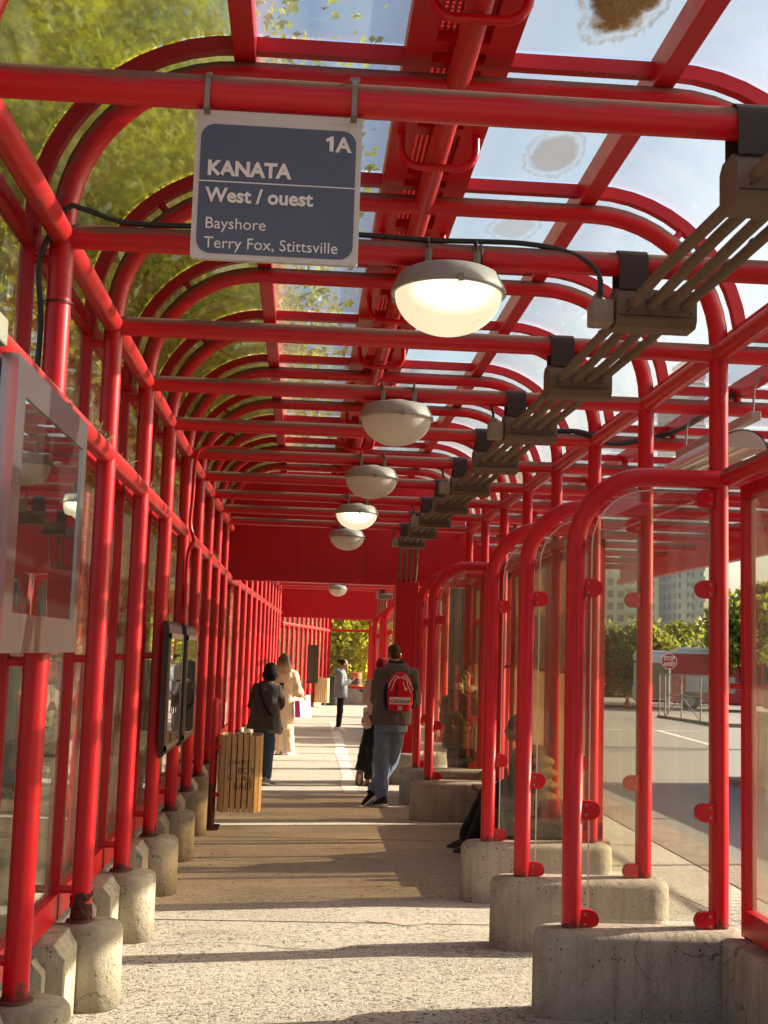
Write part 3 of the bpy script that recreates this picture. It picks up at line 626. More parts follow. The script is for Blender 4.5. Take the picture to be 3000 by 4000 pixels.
side_wall("side_wall", "glazed wall right of the walkway far behind the first bulkhead", 14, 17, M_G_WALL, .2, -.2, x=XR + .5, posts=(yi(14) + .2, yi(15), yi(16), yi(17) - .2))
# bench
t = thing("bench", "low bench with dark timber seat and concrete supports behind the wind screens", "bench", (2.05, 12, 0))
m = MB()
for k in range(3): m.box(2.00 + k * .14, 2.12 + k * .14, 10.6, 14.1, .42, .465)
m.build("seat", simple("dark_bench_timber", (.06, .045, .035), .6, 0, .3, 20), t, bevel=.008)
for y in (10.8, 12.3, 13.8):
    m = MB(); m.box(2.05, 2.36, y - .12, y + .12, -.02, .42); m.build("support", M_CONC_PIER, t, bevel=.012)
# ---------------------------------------------------------------- flat canopy towards the road
cp = thing("side_canopy", "flat glass canopy on red tubes with a deep red fascia over the kerb and road", "canopy", (3.3, 8, 3.8))
oc = [(XR + .17, ZE + .17), (XO - .02, ZE + .17)]
for i in range(-2, 13):
    y = yi(i); dx = bx(y)
    m = MB(); pts = [(XR + .12, y, ZE + .115), (XO - .02, y, ZE + .115)]
    m.sweep(pts, rect(.06, .05), b=(0, 1, 0), smooth=False); m.build("rib", M_RED_RIB, cp)
    if i > 8:
        m = MB(); pts = [(XR, y, ZE), (XO, y, ZE)]; m.sweep(pts, circ(TR, 12), b=(0, 1, 0)); m.build("rafter_tube", M_RED_DUST, cp)
    m = MB(); cyl(m, (3.05, y, ZE), (3.05, y, ZE + .1), .03, 8); m.build("bracket", M_RED, cp)
for i in range(-1, 13):
    y0, y1 = yi(i - 1) + .03, yi(i) - .03; m = MB(); n = len(oc)
    vs = [(x, y0, z) for x, z in oc] + [(x, y1, z) for x, z in oc] + [(x + .004, y0, z + .008) for x, z in oc] + [(x + .004, y1, z + .008) for x, z in oc]
    fs = []
    for k in range(n - 1): fs += [(k, k + 1, n + k + 1, n + k), (2 * n + k, 3 * n + k, 3 * n + k + 1, 2 * n + k + 1)]
    m.add(vs, fs, True); m.build("glass_pane", M_G_ROOF, cp)
for x, z, wd, h in ((3.05, ZE + .09, .08, .09), (4.62, ZE + .09, .08, .09)):
    m = MB(); m.box(x - wd / 2, x + wd / 2, YA, yi(12), z, z + h); m.build("purlin", M_RED_RIB, cp)

m = MB(); m.box(XO, XO + .05, YA, yi(12), 3.47, ZE + .2); m.build("fascia", M_RED_PANEL, cp)
m = MB(); m.box(XO - .06, XO + .08, YA, yi(12), 3.39, 3.467); m.build("fascia_flange", M_RED_RIB, cp)
for y in (yi(-2), yi(3) , yi(6) , yi(12)):
    pass

# ---------------------------------------------------------------- bowl lamps
def bowl_mat(name, lit):
    m, nt, out = mk(name); n = N(nt); p_ = n.pos()
    g = n.ramp(n.noise(26, p_, 6, .75), [(.60, (0, 0, 0)), (.72, (1, 1, 1))])
    c = n.mix(n.math('MULTIPLY', g, .5), (.90, .83, .74), (.2, .15, .1))
    d = n("BsdfPrincipled", {"Base Color": c, "Roughness": .35, "Subsurface Weight": 0.0, "Specular IOR Level": .5})
    t = n("BsdfTranslucent", {"Color": c}); e = n("MixShader", {0: .5, 1: d.outputs[0], 2: t.outputs[0]})
    if lit:
        tc = n("TexCoord").outputs["Object"]; sx = n("SeparateXYZ", {0: tc})
        r_ = n.math('SQRT', n.math('ADD', n.math('MULTIPLY', n.math('POWER', sx.outputs[0], 2.0), 26.0), n.math('MULTIPLY', n.math('POWER', n.math('ADD', sx.outputs[2], .03), 2.0), 70.0)))
        f = n.ramp(r_, [(.15, (1, 1, 1)), (1.0, (.13, .13, .13))])
        em = n("Emission", {"Color": (1.0, .95, .66, 1), "Strength": n.math('MULTIPLY', f, n.math('MULTIPLY_ADD', g, -.6, 1.35))}); e = n("AddShader", {0: e.outputs[0], 1: em.outputs[0]})
    nt.links.new(e.outputs[0], out.inputs[0]); return m
BOWL_ON, BOWL_OFF = bowl_mat("lit_bowl", True), bowl_mat("dull_bowl", False)
def lamp(i, label, lit, dx=0.0):
    y = yi(i); t = thing("bowl_lamp", label, "lamp", (.608 + dx, y, 3.56), "bowl lamps under the tie tubes"); cx = .608 + dx
    m = MB(); m.lathe([(0, .125), (.10, .125), (.12, .105), (.20, .098), (.225, .085), (.262, .012), (.262, -.004), (.248, -.006), (.24, .0), (.0, .03)], (cx, y, 3.55), 40); m.build("housing", M_LAMP, t)
    m = MB(); m.lathe([(.243 * math.sin(a), -.19 * math.cos(a)) for a in np.linspace(0.001, math.pi / 2, 14)], (cx, y, 3.552), 40); o = m.build("bowl", BOWL_ON if lit else BOWL_OFF, t)
    off = Vector((cx, y, 3.552)) - Vector((cx, y, 3.56))
    for sx in (-.10, .12):
        m = MB()
        m.sweep([(cx + sx, y + .062 * math.cos(a), ZE + .062 * math.sin(a)) for a in np.linspace(R(-75), R(255), 16)], rect(.03, .004), b=(1, 0, 0), smooth=False)
        m.box(cx + sx - .015, cx + sx + .015, y - .062, y - .056, 3.67, 3.74); m.box(cx + sx - .008, cx + sx + .008, y - .008, y + .008, ZE + .06, ZE + .085)
        m.build("strap", M_STRAP, t)
    for a in (.4, 2.7, 4.8): m = MB(); m.box(cx + .262 * math.cos(a) - .012, cx + .262 * math.cos(a) + .012, y + .262 * math.sin(a) - .012, y + .262 * math.sin(a) + .012, 3.535, 3.57); m.build("clip", M_STRAP, t)
    return t
lamp(0, "nearest bowl lamp glowing warm white under the third visible tie tube", True)
lamp(2, "second bowl lamp from the viewer, unlit and dusty", False)
lamp(4, "third bowl lamp from the viewer, unlit", False)
lamp(6, "fourth bowl lamp from the viewer, glowing yellow", True)
lamp(8, "fifth bowl lamp, unlit, hanging in front of the red bulkhead", False)
lamp(18, "bowl lamp beyond the first bulkhead, only its lower bowl showing", False, .33)
# ---------------------------------------------------------------- conduit boxes and pipes
def cbox(i, label, jb, dx=0.0, two=False):
    y = yi(i); t = thing("conduit_box", label, "conduit box", (1.55 + dx, y, 3.52), "brown conduit boxes along the ceiling"); x0, x1 = 1.365 + dx, 1.735 + dx
    m = MB(); pr = [(-.085, 3.455), (-.06, 3.425), (.06, 3.425), (.085, 3.455), (.085, 3.58), (.055, 3.61), (-.04, 3.61), (-.085, 3.565)]
    m.prism([(x0, y + a, z) for a, z in pr][::-1], (x1 - x0, 0, 0)); m.build("box", M_BOX, t, bevel=.006)
    m = MB(); m.box(x0 + .01, x1 - .01, y - .0875, y - .084, 3.470, 3.474); m.ell((x1 - .03, y - .086, 3.49), .006, .004, .006, 8, 4); m.ell((x0 + .05, y - .086, 3.49), .006, .004, .006, 8, 4); m.build("lid_seam", M_BLACK, t)
    m = MB(); hx0, hx1 = x0 + .015, x0 + .15
    m.sweep([(hx0 + .0675, y - .063, 3.60), (hx0 + .0675, y - .063, ZE)] + [(hx0 + .0675, y + .063 * math.cos(a), ZE + .063 * math.sin(a)) for a in np.linspace(math.pi, 0, 12)] + [(hx0 + .0675, y + .063, 3.60)], rect(.006, .135), b=(1, 0, 0), smooth=False)
    m.build("hanger", M_BRONZE, t)
    if jb:
        m = MB(); m.box(x0 - .105, x0 - .004, y - .06, y + .06, 3.44, 3.55); m.box(x0 - .09, x0 - .05, y - .03, y + .01, 3.55, 3.585); m.build("junction_box", simple("grey_brown_box", (.24, .20, .15), .6), t, bevel=.008)
        if i not in (0,):
            m = MB(); m.tube([(x0 - .07, y - .01, 3.58), (x0 - .075, y, 3.63), (x0 - .09, y + .01, 3.68)], .010, 8); m.build("cable_stub", M_BLACK, t)
    return t
CB = {-1: "nearest brown conduit box at the upper right edge of the view", 0: "second brown conduit box, black cable plugged into its side", 1: "third brown conduit box from the viewer", 2: "fourth brown conduit box, above the second lamp's tie tube",
      3: "fifth brown conduit box, small grey box on its far end", 4: "sixth brown conduit box from the viewer", 5: "seventh brown conduit box from the viewer", 6: "eighth brown conduit box, on the farther lit lamp's tie tube", 7: "ninth brown conduit box from the viewer", 8: "last brown conduit box where the pipes bend down the bulkhead"}
for i, lb in CB.items(): cbox(i, lb, i in (0, 2, 4, 6, 8))
cbox(19.6, "conduit box on the far bulkhead above the far square column", True, .85)
for k in range(4):
    x = 1.435 + k * .082
    nm = ["leftmost", "second from left", "third from left", "rightmost"][k]
    m = MB(); pts = [(x, YA, 3.525)]
    for j in range(60):
        y = YA + (17.62 - YA) * (j + 1) / 60; pts.append((x + .004 * math.sin(j * 1.3 + k), y, 3.525 + .004 * math.sin(j * .9 + 2 * k)))
    pts += [(x, 17.9, 3.52)] + [(x + .0 * a, 17.95 + .28 * math.sin(a), 3.24 + .28 * math.cos(a)) for a in np.linspace(.15, math.pi / 2, 7)] + [(x, 18.23 + .25, 3.05), (x, 18.5, 2.96)]
    pts[-2] = (x, 18.28, 3.10)
    m.tube(pts, .024, 10)
    for j in range(70):         # dust clods clinging to the pipe
        y = YA + 15 * random.random(); a = random.uniform(.2, 2.9); r_ = .023
        m.ell((x + r_ * math.cos(a), y, 3.525 + r_ * math.sin(a)), .008, .02 + .02 * random.random(), .005, 6, 4)
    tag(m.build("conduit_pipe", M_CONDUIT), "dusty brown conduit pipe, %s of the four running through the boxes" % nm, "pipe", "conduit pipes along the ceiling")
for k in range(4):
    x = 2.24 + k * .082; m = MB(); m.tube([(x, yi(19.6), 3.5), (x, 36.4, 3.4), (x, 36.45, 2.55)], .024, 8)
    tag(m.build("conduit_pipe", M_CONDUIT), "conduit pipe entering the far square column, %s of four" % ["leftmost", "second", "third", "rightmost"][k], "pipe", "conduit pipes at the far square column")
# black cable over the nearest lamp's tie tube
m = MB(); y = yi(0)
pts = [(L - .07, y - .02, 2.3), (L - .075, y - .03, 2.9), (L - .065, y - .03, 3.3), (L - .085, y - .045, 3.55), (L - .05, y - .08, 3.68), (L + .03, y - .085, 3.83), (L + .10, y - .07, 3.835), (L + .26, y - .03, 3.80), (L + .45, y - .02, ZE + .068)]
pts += [(x, y - .02, ZE + .068 + .004 * math.sin(x * 9)) for x in np.linspace(-.5, .95, 12)] + [(1.10, y - .03, ZE + .05), (1.22, y - .05, ZE + .0), (1.29, y - .05, 3.66), (1.30, y - .03, 3.57)]
m.tube(smooth_path(pts), .0125, 10)
for x in (-.55, .1, .75): m.sweep([(x, y + .066 * math.cos(a), ZE + .066 * math.sin(a)) for a in np.linspace(0, 2 * math.pi, 18)], rect(.004, .006), b=(1, 0, 0))
m.sweep([(L + .066 * math.cos(a), y + .066 * math.sin(a), 3.42) for a in np.linspace(0, 2 * math.pi, 18)], rect(.004, .006), b=(0, 0, 1))
tag(m.build("cable", M_BLACK), "black cable lying along the nearest lamp's tie tube and down the left column", "cable")
m = MB(); y = yi(3)
m.tube(smooth_path([(1.9, y, ZE + .06), (2.2, y - .02, ZE + .075), (2.36, y - .07, ZE + .03), (2.5, y - .08, ZE - .03), (2.7, y - .05, ZE + .0), (2.95, y - .02, ZE + .07), (3.03, y - .4, ZE + .08), (3.0, y - 1.6, ZE + .09)]), .022, 8)
tag(m.build("cable", M_BLACK), "thick dark cable sagging past the third right column up to the canopy", "cable")
m = MB(); x = L + .075; m.tube(smooth_path([(x + .5, yi(4), ZE + .055), (x + .15, yi(4) - .02, ZE + .055), (x + .02, yi(4) - .06, ZE - .03), (x + .0, yi(4) - .06, 3.3), (x - .01, yi(4) - .07, 3.05), (x + .03, yi(4) - .07, 2.9), (x - .02, yi(4) - .06, 2.75), (x - .02, yi(4) - .06, 2.1)]), .018, 8)
tag(m.build("cable_pipe", M_RED), "red painted conduit bending down the fifth left column above the poster case", "pipe")
# ---------------------------------------------------------------- hanging sign
y = yi(-1); x0, x1, z0, z1 = -.403, .137, 3.168, 3.655
sg = thing("hanging_sign", "blue and grey hanging sign reading KANATA West / ouest with 1A", "sign", ((x0 + x1) / 2, y, 3.4))
def rrect(x0, x1, z0, z1, r, y, n=7):
    q = []
    for cx, cz_, a0 in ((x1 - r, z1 - r, 0), (x0 + r, z1 - r, 90), (x0 + r, z0 + r, 180), (x1 - r, z0 + r, 270)):
        q += [(cx + r * math.cos(R(a0 + 90 * k / n)), y, cz_ + r * math.sin(R(a0 + 90 * k / n))) for k in range(n + 1)]
    return q
m = MB(); m.prism(rrect(x0, x1, z0, z1, .012, y - .012), (0, .022, 0)); m.build("board", M_FRAMEGREY, sg)
m = MB(); m.box(x0 - .004, x1 + .004, y - .014, y + .014, z1 - .012, z1 + .012); m.build("top_channel", M_FRAMEGREY, sg, bevel=.003)
m = MB(); m.prism(rrect(x0 + .018, x1 - .018, z0 + .018, z1 - .036, .045, y - .0145), (0, .004, 0)); fo = m.build("face", M_BLADE, sg)
m = MB(); m.box(x0 + .018, x1 - .018, y - .0158, y - .0138, 3.424, 3.4275); m.build("divider", M_LETTER, sg)
yy = y - .0165
m = MB(); xo = x1 - .118; zo = 3.547; m.prism([(xo + a, yy - .0006, zo + b) for a, b in ((.013, 0), (.026, 0), (.026, .0505), (.0165, .0505), (.0, .039), (.0055, .031), (.013, .0365))], (0, .0012, 0)); m.build('numeral', M_LETTER, sg)
for nm, body, size, px, pz, off, al, sx in (("lettering", "A", .070, x1 - .036, 3.547, .0022, 'RIGHT', 1.0), ("lettering", "KANATA", .068, x0 + .042, 3.447, .0026, 'LEFT', .98), ("lettering", "West / ouest", .066, x0 + .042, 3.358, .0018, 'LEFT', .98),
                                            ("lettering", "Bayshore", .053, x0 + .042, 3.268, 0.0, 'LEFT', 1.0), ("lettering", "Terry Fox, Stittsville", .053, x0 + .042, 3.203, 0.0, 'LEFT', .99)):
    text_obj(nm, body, size, (px, yy, pz), (1, 0, 0), (0, 0, 1), M_LETTER, sg, sx=sx, align=al, offset=off)
for x in (x0 + .035, x1 - .03):
    m = MB(); m.sweep([(x, y - .062, z1 - .005)] + [(x, y + .062 * math.cos(a), ZE + .062 * math.sin(a)) for a in np.linspace(math.pi, 0, 14)] + [(x, y + .062, z1)], rect(.004, .016), b=(1, 0, 0), smooth=False)
    m.box(x - .01, x + .01, y - .064, y + .02, z1 - .006, z1 - .002); m.build("strap", M_STRAP, sg)
m = MB(); m.box(x1 - .045, x1 - .012, y - .01, y + .01, ZE + .062, ZE + .078); m.build("buckle", M_STRAP, sg)
# ---------------------------------------------------------------- stainless cabinet and poster cases
xf = -1.0
cab = thing("display_cabinet", "stainless steel display cabinet with dark glass on the left wall", "cabinet", (xf - .05, 4.87, 1.88))
m = MB()
ya, yb, za, zb, wa, wb, wc, wd = 4.19, 5.56, 1.885, 2.91, 4.325, 5.465, 2.025, 2.785
for b in ((ya, yb, za, wc), (ya, yb, wd, zb), (ya, wa, wc, wd), (wb, yb, wc, wd)): m.box(xf - .058, xf, b[0], b[1], b[2], b[3])
m.build("front_frame", M_STEEL, cab)
m = MB(); m.box(xf - .060, xf - .056, ya + .01, yb - .01, za + .01, zb - .01); m.build("back_panel", simple("cabinet_inside", (.03, .028, .026), .4), cab)
m = MB(); m.box(xf - .012, xf - .007, wa - .005, wb + .005, wc - .005, wd + .005)
def mirror_glass(name):
    m_, nt, out = mk(name); n = N(nt); f = n("LayerWeight", {"Blend": .5}).outputs["Facing"]
    k = n.math('MULTIPLY_ADD', n.math('POWER', f, 2.4), .95, .08, clamp=True)
    st = n.noise(1, n.mapping(n.pos(), (20, 20, .7)), 5)
    a = n("BsdfPrincipled", {"Base Color": n.mix(n.math('MULTIPLY', st, .25), (.012, .011, .010), (.12, .105, .09)), "Roughness": .5}); g_ = n("BsdfGlossy", {"Color": (.85, .86, .84, 1), "Roughness": .012, "Normal": n.bump(n.noise(2.2, n.pos(), 2), .04, .02)})
    e = n("MixShader", {0: k, 1: a.outputs[0], 2: g_.outputs[0]}); nt.links.new(e.outputs[0], out.inputs[0]); return m_
M_MIRROR = mirror_glass("dark_mirror_glass")
m.build("glass_door", M_MIRROR, cab)
m = MB(); m.box(xf - .13, xf - .072, 4.0, yb + .05, za + .03, zb + .0); m.build("mounting_box", M_STEEL, cab, bevel=.004)
m = MB(); m.box(xf - .07, xf + .003, yb - .45, yb - .40, zb - .01, zb + .012); m.build("hinge", M_STEEL, cab)
m = MB(); m.box(-1.13, -1.04, 4.0, 4.18, 2.925, 3.02); tag(m.build("speaker_box", simple("cream_box", (.30, .28, .22), .6), bevel=.008), "small cream box above the stainless display cabinet", "box")
def case(ya, yb, za, zb, xf, label, angle=0.0):
    t = thing("poster_case", label, "poster case", (xf - .08, (ya + yb) / 2, za), "bronze poster cases on the left wall")
    m = MB(); pr = [(xf - .05, za), (xf - .02, za), (xf, za + .03), (xf, zb - .07)] + [(xf - .045 + .045 * math.cos(a), zb - .07 + .07 * math.sin(a)) for a in np.linspace(0, math.pi / 2, 7)][1:] + [(xf - .05, zb)]
    m.prism([(x, ya, z) for x, z in pr], (0, yb - ya, 0)); m.build("body", M_BRONZE, t, bevel=.005)
    m = MB(); m.box(xf + .001, xf + .012, ya + .03, yb - .03, za + .09, zb - .14); m.build("glass", M_MIRROR, t)
    m = MB()
    for b in ((ya + .0, ya + .03, za + .05, zb - .1), (yb - .03, yb, za + .05, zb - .1), (ya, yb, za + .05, za + .09), (ya, yb, zb - .14, zb - .1)): m.box(xf - .002, xf + .016, b[0], b[1], b[2], b[3])
    m.build("trim", simple("worn_bronze_trim", (.20, .165, .13), .35, .6, .3, 12), t); return t
case(9.48, 10.47, 1.08, 2.12, -1.0, "nearer bronze poster case with a rounded top on the left columns")
case(10.92, 11.86, 1.06, 2.12, -1.0, "farther bronze poster case beside the nearer one on the left columns")
for k, (x, y) in enumerate(((.36, 41.0), (.50, 41.6))):
    t = thing("poster_case", ["left", "right"][k] + " of two dark green poster panels near the far bin", "poster case", (x, y, .9)); m = MB(); m.box(x - .11, x + .11, y - .02, y + .02, .85, 2.05); m.build("panel", simple("dark_green_panel", (.04, .06, .035), .3), t); m = MB(); m.box(x - .125, x + .125, y - .01, y + .03, .82, 2.08); m.build("frame", M_BRONZE, t)
# ---------------------------------------------------------------- slatted bins
M_SLAT = wood("bin_slat", (.50, .32, .12), (.74, .54, .27)); M_INK = simple("marker_ink", (.16, .09, .04), .7)
def bin_(cx, cy, zb, zt_, rad, label, flag):
    t = thing("slatted_bin", label, "bin", (cx, cy, 0), "slatted wooden bins on red posts"); NS = 26
    m = MB(); m.lathe([(0, zb + .03), (rad - .04, zb + .03), (rad - .04, zt_ - .02), (rad - .06, zt_ - .02), (rad - .06, zb + .1), (0, zb + .1)], (cx, cy, 0), 28); m.build("liner", simple("bin_liner", (.02, .016, .014), .6), t)
    PW = .5; rng_ = np.linspace(0, 2 * math.pi, 1441); sxy = np.stack([np.sign(np.cos(rng_)) * np.abs(np.cos(rng_)) ** PW, np.sign(np.sin(rng_)) * np.abs(np.sin(rng_)) ** PW], 1)
    cum = np.concatenate([[0], np.cumsum(np.linalg.norm(np.diff(sxy, axis=0), axis=1))]); per = cum[-1]
    for k in range(NS):
        ui = np.interp((k + .5) / NS * per, cum, rng_); P0 = np.array([np.interp(ui, rng_, sxy[:, 0]), np.interp(ui, rng_, sxy[:, 1])]); u2 = np.interp((k + .6) / NS * per, cum, rng_); P1 = np.array([np.interp(u2, rng_, sxy[:, 0]), np.interp(u2, rng_, sxy[:, 1])])
        tn = (P1 - P0) / np.linalg.norm(P1 - P0); nn_ = np.array([tn[1], -tn[0]]); h = rad * per / NS / 2 - .006; c2 = np.array([cx, cy]) + P0 * rad
        m = MB(); zz0 = zb - .008 * random.random(); q = [tuple(c2 + tn * t_ + nn_ * r_) + (zz0,) for r_, t_ in ((-.022, -h), (-.022, h), (0, h), (0, -h))]
        m.prism(q, (0, 0, zt_ - zz0 + .008 * random.random())); m.build("slat", M_SLAT, t, bevel=.004)
    m = MB(); px = cx - rad - .055
    for dy in (-.16, .10): pass
    m.sweep([(px, cy - .17, 0), (px, cy - .17, 1.24)] + [(px, cy - .06 - .11 * math.cos(a), 1.24 + .11 * math.sin(a)) for a in np.linspace(0, math.pi, 10)][1:] + [(px, cy + .05, 0)], circ(.033, 12), b=(1, 0, 0)); m.build("post", M_RED_COL, t)
    m = MB(); m.box(px - .09, px + .09, cy - .25, cy - .09, -.01, .014); m.box(px - .09, px + .09, cy - .03, cy + .13, -.01, .014); m.build("base_plate", simple("rusty_plate", (.09, .025, .018), .8, 0, .5, 30), t)
    m = MB(); m.box(px, cx - rad + .03, cy - .19, cy - .15, zb + .15, zb + .19); m.box(px, cx - rad + .03, cy - .19, cy - .15, zt_ - .15, zt_ - .11); m.build("bracket", M_RED, t)
    if flag:
        for body, z, size, x_ in (("Johnny", zb + .50, .085, -.12), ("BOY", zb + .40, .095, -.02), ("G", zb + .33, .08, -.13), ("J", zb + .32, .07, -.03), ("A", zb + .325, .08, .03), ("R", zb + .30, .07, .10), ("BAD", zb + .235, .10, -.06)):
            text_obj("graffiti", body, size, (cx + x_, cy - rad - .0025, z), (1, 0, .02), (0, 0, 1), M_INK, t, offset=-.0004)
    return t
bin_(-.60, 13.58, .19, .99, .235, "slatted wooden bin with scrawled graffiti beside the women on the left", True)
bin_(.77, 42.0, .16, .98, .26, "slatted wooden bin at the far end of the left wall", False)
# ---------------------------------------------------------------- fluorescent fitting under the canopy
t = thing("fluorescent_fitting", "long pale fluorescent fitting with a curved reflector under the side canopy", "lamp", (2.95, 8.6, 3.5))
m = MB(); m.box(2.915, 2.985, 7.80, 9.45, 3.53, 3.59); m.build("tray", simple("fitting_tray", (.42, .36, .32), .5), t, bevel=.006)
m = MB(); n_ = 12; A = [(2.95 + .17 * math.cos(a), 3.36 + .15 * math.sin(a)) for a in np.linspace(R(8), R(172), n_)]; Bq = [(2.95 + .162 * math.cos(a), 3.36 + .142 * math.sin(a)) for a in np.linspace(R(172), R(8), n_)]
m.prism([(x, 8.03, z) for x, z in A + Bq], (0, 1.36, 0)); m.build("reflector", simple("fitting_white", (.60, .57, .53), .45), t)
for yq in (8.03, 9.38): m = MB(); m.prism([(x, yq, z) for x, z in A] , (0, .012, 0)); m.build("end_cap", simple("fitting_cap", (.5, .47, .43), .5), t)
for dx in (-.06, .06): m = MB(); m.tube([(2.95 + dx, 8.06, 3.41), (2.95 + dx, 9.36, 3.41)], .016, 10); m.build("tube", simple("dead_tube", (.7, .68, .64), .3), t)
for yq in (7.86, 9.3): m = MB(); m.tube([(2.95, yq, 3.58), (2.96, yq, 3.75), (3.0, yq, 3.84)], .008, 6); m.build("hanger", M_STRAP, t)
# ---------------------------------------------------------------- people
def skin_mat(name, col): return simple(name, col, .5, 0, .08, 20)
SK1, SK2 = skin_mat("skin_light", (.46, .26, .18)), skin_mat("skin_brown", (.20, .10, .06))
V3 = Vector
def limb(m, pts, rad, n=14): m.tube([V3(p_) for p_ in pts], rad, n)
def hand(m, w_, d, palm_n, s=1.0, curl=.7, flip=1):
    """palm and five fingers: w_ wrist, d direction of the palm, palm_n palm normal"""
    d = V3(d).normalized(); pn = V3(palm_n); pn = (pn - d * pn.dot(d)).normalized(); sd = d.cross(pn).normalized() * flip; w_ = V3(w_)
    m.loft([[w_ + d * t + sd * (a * math.cos(q)) + pn * (b * math.sin(q)) for q in np.linspace(0, 2 * math.pi, 11)[:-1]] for t, a, b in ((-.02 * s, .024 * s, .02 * s), (.02 * s, .034 * s, .018 * s), (.06 * s, .042 * s, .016 * s), (.09 * s, .040 * s, .013 * s))])
    for k, (o_, ln) in enumerate(((-.030, .066), (-.010, .078), (.011, .073), (.030, .056))):
        p0 = w_ + d * (.085 * s) + sd * (o_ * s); a = 0; pts = [p0]; L_ = ln * s
        for q in range(3):
            a += curl * (.5 + .18 * k * .3); pts.append(pts[-1] + (d * math.cos(a) + pn * math.sin(a)) * (L_ / 3))
        m.tube(pts, [.0098 * s, .0092 * s, .0085 * s, .0065 * s], 8)
    p0 = w_ + d * (.025 * s) - sd * (.034 * s); m.tube([p0, p0 + (d * .6 - sd * .7 + pn * .35).normalized() * .035 * s, p0 + (d * .6 - sd * .7 + pn * .35).normalized() * .035 * s + (d * .85 + pn * .5).normalized() * .03 * s], [.0125 * s, .0105 * s, .008 * s], 8)
def ring(c, u, v, a, b, n=20, pw=2.0):
    out = []
    for k in range(n):
        q = 2 * math.pi * k / n; cs, sn = math.cos(q), math.sin(q)
        out.append(V3(c) + u * (a * math.copysign(abs(cs) ** (2 / pw), cs)) + v * (b * math.copysign(abs(sn) ** (2 / pw), sn)))
    return out
TXF = bpy.data.textures.new("folds", 'STUCCI'); TXF.noise_scale = .11; TXF.turbulence = 4
def folds(o, k):
    d = o.modifiers.new("folds", 'DISPLACE'); d.texture = TXF; d.texture_coords = 'GLOBAL'; d.strength = k; d.mid_level = .5; return o
class P:
    def __init__(s, label, J, face, skin=None, S_=1.0, group=None):
        s.J = {k: V3(v) for k, v in J.items()}; s.S = S_; s.skin = skin or SK1
        foot = s.J.get("root", (s.J["aL"] + s.J["aR"]) / 2); s.t = thing("person", label, "person", (foot.x, foot.y, 0))
        s.f = V3(face).normalized(); s.up = V3(J.get("hup", (0, 0, 1))).normalized(); s.side = s.f.cross(s.up).normalized()      # side: person's right
        s.sh = (s.J["sR"] - s.J["sL"]).normalized(); s.hp = (s.J["hR"] - s.J["hL"]).normalized()
        s.bf = s.sh.cross(V3((0, 0, 1))).normalized()
        if s.bf.dot(s.J.get("bface", s.f)) < 0: s.bf = -s.bf
    def body(s, hands=True, curl=.7, handdir=None):
        J, k = s.J, s.S; m = MB(); h = J["head"]; f, u, sd = s.f, s.up, s.side
        M3 = Matrix((sd, f, u)).transposed()
        m.ell(h + u * .02 * k - f * .008 * k, .074 * k, .094 * k, .100 * k, 18, 12, M3)
        m.ell(h - u * .045 * k + f * .028 * k, .056 * k, .066 * k, .072 * k, 14, 9, M3); m.ell(h - u * .098 * k + f * .062 * k, .026 * k, .024 * k, .02 * k, 10, 6, M3)
        m.tube([h + u * .018 * k + f * .086 * k, h - u * .012 * k + f * .104 * k, h - u * .028 * k + f * .108 * k, h - u * .034 * k + f * .088 * k], [.010 * k, .013 * k, .015 * k, .012 * k], 8)
        m.ell(h - u * .062 * k + f * .090 * k, .021 * k, .012 * k, .006 * k, 10, 5, M3); m.ell(h - u * .073 * k + f * .088 * k, .018 * k, .012 * k, .007 * k, 10, 5, M3)
        for q in (-1, 1):
            m.ell(h + sd * q * .080 * k - f * .008 * k - u * .010 * k, .011 * k, .021 * k, .033 * k, 8, 6, M3); m.ell(h + sd * q * .030 * k + f * .078 * k + u * .030 * k, .022 * k, .012 * k, .007 * k, 8, 5, M3)
            m.ell(h + sd * q * .040 * k + f * .066 * k - u * .02 * k, .022 * k, .02 * k, .02 * k, 8, 5, M3)
        nk = J["neck"]; m.tube([h - u * .05 * k - f * .02 * k, (h + nk) / 2 - u * .03 * k, nk - V3((0, 0, .06 * k))], [.056 * k, .054 * k, .075 * k], 14)
        hip = (J["hL"] + J["hR"]) / 2; tor = [nk - V3((0, 0, .05 * k)), nk.lerp(hip, .3), nk.lerp(hip, .65), hip]
        m.loft([ring(c, s.sh, s.bf, a * k, b * k) for c, (a, b) in zip(tor, ((.13, .07), (.155, .10), (.13, .09), (.15, .10)))])
        for q in "LR":
            limb(m, [nk.lerp(J["s" + q], .6), J["s" + q], J["e" + q], J["w" + q]], [.05 * k, .048 * k, .036 * k, .025 * k])
            limb(m, [J["h" + q], J["k" + q], J["a" + q]], [.078 * k, .05 * k, .036 * k])
            fd = J.get("toe" + q, J["a" + q] + s.f * .16 * k) - J["a" + q]; limb(m, [J["a" + q] - fd * .25 - V3((0, 0, .03)), J["a" + q] + fd * .9 - V3((0, 0, .035))], [.034 * k, .022 * k], 10)
            if hands:
                d = (J["w" + q] - J["e" + q]); pn = J.get("pn" + q, V3((0, 0, 1))); hand(m, J["w" + q], J.get("hd" + q, d), pn, k * .95, curl, 1 if q == "R" else -1)
        o = m.build("body", s.skin, s.t, remesh=.0065, smooth_it=2)
        e = MB()
        for q in (-1, 1): e.ell(h + sd * q * .031 * k + f * .080 * k + u * .014 * k, .0105 * k, .006 * k, .0055 * k, 10, 6, M3)
        e.build("eyes", simple("dark_eye", (.02, .014, .01), .2), s.t); return o
